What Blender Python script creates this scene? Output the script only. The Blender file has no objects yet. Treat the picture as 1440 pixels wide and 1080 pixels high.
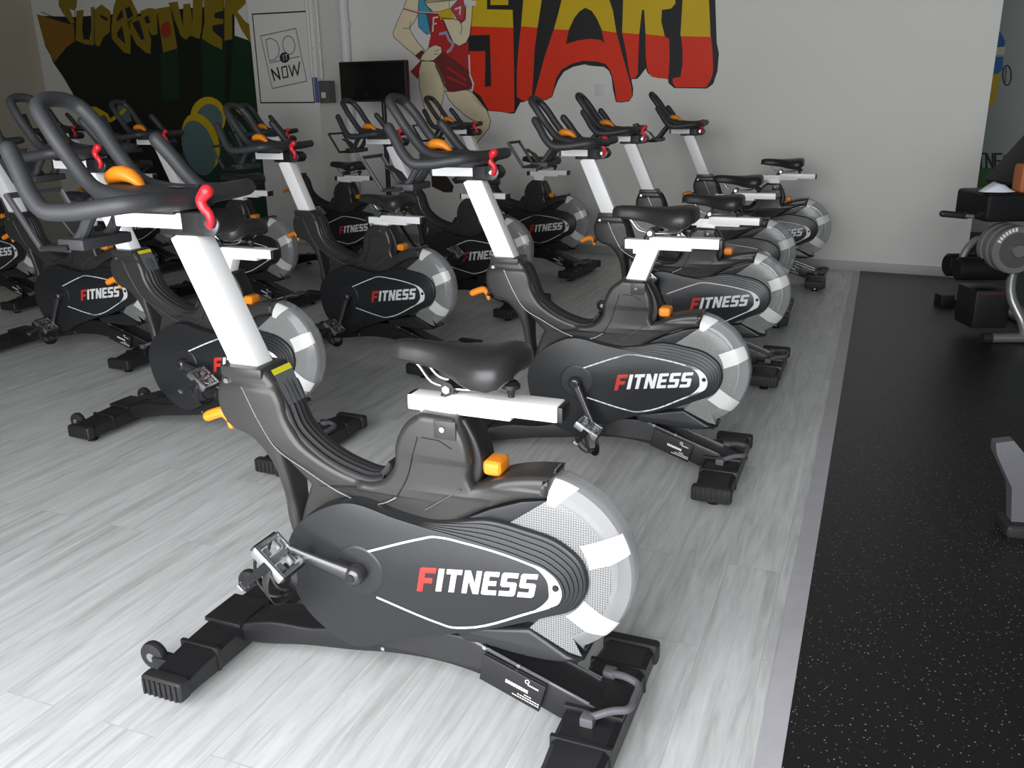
import bpy, bmesh, math, random
from mathutils import Vector, Matrix
random.seed(7)
SC = bpy.context.scene
COL = SC.collection

# ------------------------------------------------------------------ materials
MATS = {}
def mat(name, color=(.5,.5,.5), rough=.5, metal=0.0, spec=.5, noise=0.0, nscale=40, bump=0.0, coat=0.0, rvar=0.0):
    if name in MATS: return MATS[name]
    m = bpy.data.materials.new(name); m.use_nodes = True
    nt = m.node_tree; b = nt.nodes['Principled BSDF']
    b.inputs['Base Color'].default_value = (*color, 1)
    b.inputs['Roughness'].default_value = rough
    b.inputs['Metallic'].default_value = metal
    b.inputs['Specular IOR Level'].default_value = spec
    b.inputs['Coat Weight'].default_value = coat
    if noise or bump or rvar:
        tc = nt.nodes.new('ShaderNodeTexCoord')
        n = nt.nodes.new('ShaderNodeTexNoise'); n.inputs['Scale'].default_value = nscale; n.inputs['Detail'].default_value = 4
        nt.links.new(tc.outputs['Object'], n.inputs['Vector'])
        if noise:
            r = nt.nodes.new('ShaderNodeMix'); r.data_type = 'RGBA'
            r.inputs['A'].default_value = (*[c*(1-noise) for c in color], 1)
            r.inputs['B'].default_value = (*[min(1, c*(1+noise)) for c in color], 1)
            nt.links.new(n.outputs['Fac'], r.inputs['Factor'])
            nt.links.new(r.outputs['Result'], b.inputs['Base Color'])
        if bump:
            bp = nt.nodes.new('ShaderNodeBump'); bp.inputs['Strength'].default_value = bump; bp.inputs['Distance'].default_value = .002
            nt.links.new(n.outputs['Fac'], bp.inputs['Height']); nt.links.new(bp.outputs['Normal'], b.inputs['Normal'])
        if rvar:
            mr = nt.nodes.new('ShaderNodeMapRange'); mr.inputs['To Min'].default_value = max(0, rough-rvar); mr.inputs['To Max'].default_value = rough+rvar
            nt.links.new(n.outputs['Fac'], mr.inputs['Value']); nt.links.new(mr.outputs['Result'], b.inputs['Roughness'])
    MATS[name] = m
    return m

def wood_floor():
    m = bpy.data.materials.new('grey_oak_planks'); m.use_nodes = True; MATS['floor'] = m
    nt = m.node_tree; N = nt.nodes.new; L = nt.links.new
    b = nt.nodes['Principled BSDF']
    tc = N('ShaderNodeTexCoord')
    mp = N('ShaderNodeMapping'); mp.inputs['Rotation'].default_value = (0, 0, -PLANK)
    L(tc.outputs['Object'], mp.inputs['Vector'])
    br = N('ShaderNodeTexBrick')      # planks: long in local x
    br.inputs['Scale'].default_value = 1.0
    br.inputs['Brick Width'].default_value = 1.22; br.inputs['Row Height'].default_value = .152
    br.inputs['Mortar Size'].default_value = .0012; br.inputs['Mortar Smooth'].default_value = .3
    br.inputs['Color1'].default_value = (.0,.0,.0,1); br.inputs['Color2'].default_value = (1,1,1,1); br.inputs['Mortar'].default_value = (.4,.4,.4,1)
    br.offset = .37
    L(mp.outputs['Vector'], br.inputs['Vector'])
    # plank id offsets the grain
    sc = N('ShaderNodeVectorMath'); sc.operation = 'MULTIPLY'; sc.inputs[1].default_value = (1.3, 14, 1)
    L(mp.outputs['Vector'], sc.inputs[0])
    off = N('ShaderNodeVectorMath'); off.operation = 'MULTIPLY_ADD'; off.inputs[1].default_value = (9, 9, 5)
    L(br.outputs['Color'], off.inputs[0]); L(sc.outputs['Vector'], off.inputs[2])
    n1 = N('ShaderNodeTexNoise'); n1.inputs['Scale'].default_value = 1.6; n1.inputs['Detail'].default_value = 7; n1.inputs['Roughness'].default_value = .62; n1.inputs['Distortion'].default_value = .7
    L(off.outputs['Vector'], n1.inputs['Vector'])
    n2 = N('ShaderNodeTexNoise'); n2.inputs['Scale'].default_value = 6; n2.inputs['Detail'].default_value = 5; n2.inputs['Distortion'].default_value = .4
    L(off.outputs['Vector'], n2.inputs['Vector'])
    r = N('ShaderNodeValToRGB')
    e = r.color_ramp.elements
    e[0].position = .25; e[0].color = (.46,.46,.455,1)
    e[1].position = .76; e[1].color = (.80,.81,.81,1)
    x = e.new(.48); x.color = (.66,.67,.665,1)
    L(n1.outputs['Fac'], r.inputs['Fac'])
    mx = N('ShaderNodeMix'); mx.data_type = 'RGBA'; mx.blend_type = 'MULTIPLY'; mx.inputs['Factor'].default_value = .30
    r2 = N('ShaderNodeValToRGB'); r2.color_ramp.elements[0].position = .3; r2.color_ramp.elements[0].color = (.62,.61,.6,1); r2.color_ramp.elements[1].position = .6
    L(n2.outputs['Fac'], r2.inputs['Fac'])
    L(r.outputs['Color'], mx.inputs['A']); L(r2.outputs['Color'], mx.inputs['B'])
    mo = N('ShaderNodeMix'); mo.data_type = 'RGBA'; mo.blend_type = 'MULTIPLY'
    mo.inputs['B'].default_value = (.78,.77,.76,1)
    L(br.outputs['Fac'], mo.inputs['Factor']); L(mx.outputs['Result'], mo.inputs['A'])
    L(mo.outputs['Result'], b.inputs['Base Color'])
    b.inputs['Roughness'].default_value = .36; b.inputs['Specular IOR Level'].default_value = .45
    bp = N('ShaderNodeBump'); bp.inputs['Strength'].default_value = .12; bp.inputs['Distance'].default_value = .002
    L(n2.outputs['Fac'], bp.inputs['Height']); L(bp.outputs['Normal'], b.inputs['Normal'])
    return m

def rubber_floor():
    m = bpy.data.materials.new('speckled_black_rubber'); m.use_nodes = True; MATS['rubber'] = m
    nt = m.node_tree; N = nt.nodes.new; L = nt.links.new
    b = nt.nodes['Principled BSDF']; tc = N('ShaderNodeTexCoord')
    v = N('ShaderNodeTexVoronoi'); v.inputs['Scale'].default_value = 150; v.inputs['Randomness'].default_value = 1
    L(tc.outputs['Object'], v.inputs['Vector'])
    sep = N('ShaderNodeSeparateColor'); L(v.outputs['Color'], sep.inputs['Color'])
    gt = N('ShaderNodeMath'); gt.operation = 'GREATER_THAN'; gt.inputs[1].default_value = .84; L(sep.outputs['Red'], gt.inputs[0])
    lt = N('ShaderNodeMath'); lt.operation = 'LESS_THAN'; lt.inputs[1].default_value = .33; L(v.outputs['Distance'], lt.inputs[0])
    mu = N('ShaderNodeMath'); mu.operation = 'MULTIPLY'; L(gt.outputs[0], mu.inputs[0]); L(lt.outputs[0], mu.inputs[1])
    mm = N('ShaderNodeMath'); mm.operation = 'MULTIPLY'; L(mu.outputs[0], mm.inputs[0]); L(sep.outputs['Green'], mm.inputs[1])
    mx = N('ShaderNodeMix'); mx.data_type = 'RGBA'; mx.inputs['A'].default_value = (.0085,.0085,.0095,1); mx.inputs['B'].default_value = (.24,.235,.20,1)
    L(mm.outputs[0], mx.inputs['Factor']); L(mx.outputs['Result'], b.inputs['Base Color'])
    b.inputs['Roughness'].default_value = .42; b.inputs['Specular IOR Level'].default_value = .6
    n = N('ShaderNodeTexNoise'); n.inputs['Scale'].default_value = 240
    L(tc.outputs['Object'], n.inputs['Vector'])
    bp = N('ShaderNodeBump'); bp.inputs['Strength'].default_value = .22; bp.inputs['Distance'].default_value = .003
    L(n.outputs['Fac'], bp.inputs['Height']); L(bp.outputs['Normal'], b.inputs['Normal'])
    return m

def clear_cover(name, tint, trans, rough, mesh_holes):
    """smoky clear plastic: part see-through, part glossy grey"""
    m = bpy.data.materials.new(name); m.use_nodes = True; MATS[name] = m
    nt = m.node_tree; N = nt.nodes.new; L = nt.links.new
    b = nt.nodes['Principled BSDF']; b.inputs['Base Color'].default_value = (*tint, 1)
    b.inputs['Roughness'].default_value = rough; b.inputs['Specular IOR Level'].default_value = .7
    t = N('ShaderNodeBsdfTransparent'); t.inputs['Color'].default_value = (.93,.94,.95,1)
    mix = N('ShaderNodeMixShader'); mix.inputs['Fac'].default_value = trans
    L(b.outputs['BSDF'], mix.inputs[1]); L(t.outputs['BSDF'], mix.inputs[2])
    if mesh_holes:
        tc = N('ShaderNodeTexCoord')
        sc = N('ShaderNodeVectorMath'); sc.operation = 'SCALE'; sc.inputs['Scale'].default_value = 190
        L(tc.outputs['Object'], sc.inputs[0])
        fr = N('ShaderNodeVectorMath'); fr.operation = 'FRACTION'; L(sc.outputs['Vector'], fr.inputs[0])
        sp = N('ShaderNodeSeparateXYZ'); L(fr.outputs['Vector'], sp.inputs[0])
        def cen(o):
            a = N('ShaderNodeMath'); a.operation = 'SUBTRACT'; a.inputs[1].default_value = .5; L(o, a.inputs[0])
            q = N('ShaderNodeMath'); q.operation = 'MULTIPLY'; L(a.outputs[0], q.inputs[0]); L(a.outputs[0], q.inputs[1]); return q.outputs[0]
        s = N('ShaderNodeMath'); s.operation = 'ADD'; L(cen(sp.outputs['X']), s.inputs[0]); L(cen(sp.outputs['Z']), s.inputs[1])
        lt = N('ShaderNodeMath'); lt.operation = 'LESS_THAN'; lt.inputs[1].default_value = .095; L(s.outputs[0], lt.inputs[0])
        mx = N('ShaderNodeMix'); mx.data_type = 'RGBA'; mx.inputs['A'].default_value = (*tint, 1); mx.inputs['B'].default_value = (*[c*.30 for c in tint], 1)
        L(lt.outputs[0], mx.inputs['Factor']); L(mx.outputs['Result'], b.inputs['Base Color'])
    L(mix.outputs['Shader'], nt.nodes['Material Output'].inputs['Surface'])
    return m

PLANK = math.radians(67.8)
wood_floor(); rubber_floor()
SHROUD = mat('charcoal_shroud_plastic', (.034,.0325,.031), .33, spec=.5, noise=.06, nscale=300, bump=.05)
COVER  = mat('black_cover_plastic', (.019,.020,.022), .34, spec=.5, noise=.08, nscale=350, bump=.04)
BLACK  = mat('black_powder_coat', (.012,.012,.013), .42, noise=.1, nscale=200)
RUBBER = mat('black_rubber', (.018,.018,.019), .55, noise=.15, nscale=120, bump=.15)
FOAM   = mat('charcoal_grip_foam', (.032,.033,.036), .52, noise=.12, nscale=260, bump=.2)
VINYL  = mat('black_saddle_vinyl', (.022,.022,.022), .40, spec=.55, noise=.1, nscale=150, bump=.1)
WHITE  = mat('white_painted_steel', (.90,.90,.90), .32, spec=.5, noise=.02, nscale=30)
LETTER = mat('white_print', (.82,.82,.82), .5, noise=.02, nscale=60)
REDLET = mat('red_print', (.62,.035,.03), .5, noise=.04, nscale=60)
RED    = mat('red_lever_plastic', (.62,.02,.03), .30, noise=.05, nscale=60)
ORANGE = mat('orange_knob_plastic', (.86,.27,.015), .36, noise=.05, nscale=60)
CHROME = mat('chrome', (.72,.72,.73), .16, metal=1, rvar=.05, nscale=60)
STEEL  = mat('brushed_aluminium', (.62,.63,.64), .30, metal=1, rvar=.1, nscale=90)
DARKMETAL = mat('gunmetal_crank', (.10,.10,.105), .24, metal=.7, rvar=.06, nscale=60)
WHEEL  = mat('flywheel_steel', (.34,.34,.34), .30, metal=1, rvar=.08, nscale=80)
YELLOW = mat('yellow_sticker', (.72,.66,.03), .5, noise=.05, nscale=80)
GRILLE = mat('grey_hatched_sticker', (.12,.13,.14), .35, noise=.5, nscale=420)
HANDLE = mat('grey_rubber_handle', (.10,.10,.11), .6, noise=.1, nscale=90)
CLEAR  = clear_cover('clear_smoky_plastic', (.45,.455,.46), .54, .14, False)
MESHC  = clear_cover('clear_perforated_plastic', (.36,.365,.36), .36, .24, True)
STRIPE = clear_cover('frosted_white_plastic', (.70,.70,.69), .06, .3, False)

# ------------------------------------------------------------------ mesh helpers
def link(o, parent=None, loc=None, rot=None):
    COL.objects.link(o)
    if parent is not None: o.parent = parent
    if loc is not None: o.location = loc
    if rot is not None: o.rotation_euler = rot
    return o

def obj(name, me, parent=None, loc=None, rot=None):
    return link(bpy.data.objects.new(name, me), parent, loc, rot)

def tag(o, label=None, cat=None, group=None, kind=None):
    if label: o['label'] = label
    if cat: o['category'] = cat
    if group: o['group'] = group
    if kind: o['kind'] = kind
    return o

def empty(name, loc, rz=0):
    o = bpy.data.objects.new(name, None); o.empty_display_size = .1
    return link(o, None, loc, (0,0,rz))

class MB:
    """collects shapes in one bmesh; build() gives a mesh datablock"""
    def __init__(s): s.bm = bmesh.new(); s.mats = []
    def mi(s, m):
        if m not in s.mats: s.mats.append(m)
        return s.mats.index(m)
    def _fin(s, before, m, smooth):
        i = s.mi(m)
        for f in s.bm.faces:
            if f not in before: f.material_index = i; f.smooth = smooth
    def box(s, c, d, m, bev=0.0, mtx=None, seg=2):
        b = bmesh.new()
        bmesh.ops.create_cube(b, size=1)
        for v in b.verts: v.co = Vector((v.co.x*d[0], v.co.y*d[1], v.co.z*d[2]))
        if bev: bmesh.ops.bevel(b, geom=b.edges[:], offset=bev, segments=seg, profile=.6, affect='EDGES')
        for v in b.verts:
            if mtx: v.co = mtx @ v.co
            v.co += Vector(c)
        return s.add(b, m, bool(bev))
    def add(s, b, m, smooth=True):
        i = s.mi(m)
        mp = {v: s.bm.verts.new(v.co) for v in b.verts}
        for f in b.faces:
            try:
                g = s.bm.faces.new([mp[v] for v in f.verts]); g.material_index = i; g.smooth = smooth
            except ValueError: pass
        b.free(); return s
    def addmesh(s, me, m, smooth=True, mtx=None):
        b = bmesh.new(); b.from_mesh(me)
        if mtx: bmesh.ops.transform(b, matrix=mtx, verts=b.verts)
        return s.add(b, m, smooth)
    def cyl(s, a, b_, r, m, r2=None, n=20, caps=True, bev=0):
        a, b_ = Vector(a), Vector(b_); r2 = r if r2 is None else r2
        return s.tube([a, b_], [r, r2], m, n=n, caps=caps)
    def tube(s, pts, r, m, n=12, caps=True, closed=False, round_end=False):
        pts = [Vector(p) for p in pts]
        rs = r if isinstance(r, (list, tuple)) else [r]*len(pts)
        rs = list(rs)
        if round_end and not closed:
            d0 = (pts[0]-pts[1]).normalized(); d1 = (pts[-1]-pts[-2]).normalized()
            for fr in (.5, .85, 1.0):
                pass
            e0 = [(pts[0]+d0*rs[0]*math.sin(a), rs[0]*math.cos(a)) for a in (1.35, .95, .5)]
            e1 = [(pts[-1]+d1*rs[-1]*math.sin(a), rs[-1]*math.cos(a)) for a in (.5, .95, 1.35)]
            pts = [p for p,_ in e0]+pts+[p for p,_ in e1]; rs = [q for _,q in e0]+rs+[q for _,q in e1]
        i = s.mi(m); rings = []
        up = None; N_ = len(pts)
        for k, p in enumerate(pts):
            if closed: t = (pts[(k+1) % N_]-pts[k-1])
            elif k == 0: t = pts[1]-pts[0]
            elif k == N_-1: t = pts[-1]-pts[-2]
            else: t = (pts[k+1]-p).normalized()+(p-pts[k-1]).normalized()
            t = t.normalized() if t.length > 1e-9 else Vector((0,0,1))
            if up is None:
                up = Vector((0,0,1)) if abs(t.z) < .9 else Vector((1,0,0))
            u = (up - t*up.dot(t)); u = u.normalized() if u.length > 1e-6 else t.orthogonal().normalized()
            up = u; w = t.cross(u)
            rings.append([s.bm.verts.new(p+(u*math.cos(2*math.pi*j/n)+w*math.sin(2*math.pi*j/n))*rs[k]) for j in range(n)])
        for k in range(len(rings)-(0 if closed else 1)):
            A, B = rings[k], rings[(k+1) % len(rings)]
            for j in range(n):
                f = s.bm.faces.new((A[j], A[(j+1)%n], B[(j+1)%n], B[j])); f.material_index = i; f.smooth = True
        if caps and not closed:
            for rg, fl in ((rings[0], True), (rings[-1], False)):
                f = s.bm.faces.new(rg[::-1] if fl else rg); f.material_index = i
        return s
    def lathe(s, prof, m, c=(0,0,0), axis='y', n=32, a0=0, a1=360):
        """prof: (r, t) pairs; swept about an axis through c; angle measured from +x towards +z (axis y) """
        i = s.mi(m); full = abs(a1-a0) >= 359.9
        cnt = n if full else n+1
        R = []
        for k in range(cnt):
            a = math.radians(a0+(a1-a0)*k/n)
            ring = []
            for r, t in prof:
                if axis == 'y': co = (c[0]+r*math.cos(a), c[1]+t, c[2]+r*math.sin(a))
                elif axis == 'z': co = (c[0]+r*math.cos(a), c[1]+r*math.sin(a), c[2]+t)
                else: co = (c[0]+t, c[1]+r*math.cos(a), c[2]+r*math.sin(a))
                ring.append(s.bm.verts.new(co))
            R.append(ring)
        for k in range(cnt if full else n):
            A, B = R[k], R[(k+1) % cnt]
            for j in range(len(prof)-1):
                try:
                    f = s.bm.faces.new((A[j], A[j+1], B[j+1], B[j])); f.material_index = i; f.smooth = True
                except ValueError: pass
        return s
    def poly(s, pts, m, smooth=False):
        vs = [s.bm.verts.new(p) for p in pts]
        f = s.bm.faces.new(vs); f.material_index = s.mi(m); f.smooth = smooth; return s
    def loft(s, sections, m, caps=True, closed=True):
        i = s.mi(m); R = [[s.bm.verts.new(p) for p in sec] for sec in sections]
        n = len(R[0])
        for A, B in zip(R, R[1:]):
            for j in range(n if closed else n-1):
                f = s.bm.faces.new((A[j], A[(j+1)%n], B[(j+1)%n], B[j])); f.material_index = i; f.smooth = True
        if caps:
            for rg, fl in ((R[0], True), (R[-1], False)):
                f = s.bm.faces.new(rg[::-1] if fl else rg); f.material_index = i; f.smooth = True
        return s
    def mesh(s, name, sharp=35, clean=True):
        bmesh.ops.remove_doubles(s.bm, verts=s.bm.verts, dist=1e-6)
        bmesh.ops.recalc_face_normals(s.bm, faces=s.bm.faces)
        for e in s.bm.edges:
            if len(e.link_faces) == 2 and e.calc_face_angle(0) > math.radians(sharp): e.smooth = False
        me = bpy.data.meshes.new(name); s.bm.to_mesh(me); s.bm.free()
        for m in s.mats: me.materials.append(m)
        return me

def smooth_loop(pts, n=5, closed=True):
    """Catmull-Rom through the points; a third value marks a sharp corner"""
    P = [Vector((p[0], p[1])) for p in pts]; S = [len(p) > 2 for p in pts]; K = len(P); out = []
    for i in range(K if closed else K-1):
        a, b = P[i], P[(i+1) % K]
        p0 = P[i-1] if (closed or i > 0) else a; p3 = P[(i+2) % K] if (closed or i+2 < K) else b
        d = (b-a).length
        def tan(prev, cur, nxt):
            l1, l2 = (cur-prev).length, (nxt-cur).length
            if l1 < 1e-9 or l2 < 1e-9: return (nxt-cur)
            t = ((cur-prev)/l1*l2 + (nxt-cur)/l2*l1)/(l1+l2)
            return t*d
        m0 = (b-a) if S[i] else tan(p0, a, b)
        m1 = (b-a) if S[(i+1) % K] else tan(a, b, p3)
        for j in range(n):
            t = j/n
            out.append((2*t**3-3*t*t+1)*a+(t**3-2*t*t+t)*m0+(-2*t**3+3*t*t)*b+(t**3-t*t)*m1)
    if not closed: out.append(P[-1])
    return [(v.x, v.y) for v in out]

def smooth3(pts, n=6, closed=False):
    P = [Vector(p) for p in pts]; K = len(P); out = []
    for i in range(K if closed else K-1):
        a, b = P[i], P[(i+1) % K]
        p0 = P[i-1] if (closed or i > 0) else a-(b-a)*.5; p3 = P[(i+2) % K] if (closed or i+2 < K) else b+(b-a)*.5
        d = (b-a).length
        def tan(pr, cu, nx):
            l1, l2 = max((cu-pr).length, 1e-6), max((nx-cu).length, 1e-6)
            return ((cu-pr)/l1*l2+(nx-cu)/l2*l1)/(l1+l2)*d
        m0, m1 = tan(p0, a, b), tan(a, b, p3)
        for j in range(n):
            t = j/n
            out.append((2*t**3-3*t*t+1)*a+(t**3-2*t*t+t)*m0+(-2*t**3+3*t*t)*b+(t**3-t*t)*m1)
    if not closed: out.append(P[-1])
    return out

def plate(loops, y0, y1, bev=.004, res=2):
    """outline(s) in the bike's side plane (x, z), thickened from y0 to y1 with rounded rims (a filled curve turned into a mesh)"""
    cu = bpy.data.curves.new('tmp', 'CURVE'); cu.dimensions = '2D'; cu.fill_mode = 'BOTH'
    h = abs(y1-y0)/2; bev = min(bev, h*.98)
    cu.extrude = h-bev; cu.bevel_depth = bev; cu.bevel_resolution = res; cu.offset = -bev
    for lp in loops:
        sp = cu.splines.new('POLY'); sp.points.add(len(lp)-1); sp.use_cyclic_u = True
        for p, q in zip(sp.points, lp): p.co = (q[0], q[1], 0, 1)
    o = bpy.data.objects.new('tmp', cu)
    me = bpy.data.meshes.new_from_object(o)
    bpy.data.objects.remove(o); bpy.data.curves.remove(cu)
    yc = (y0+y1)/2
    for v in me.vertices: v.co = Vector((v.co.x, yc-v.co.z, v.co.y))
    return me

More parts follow.
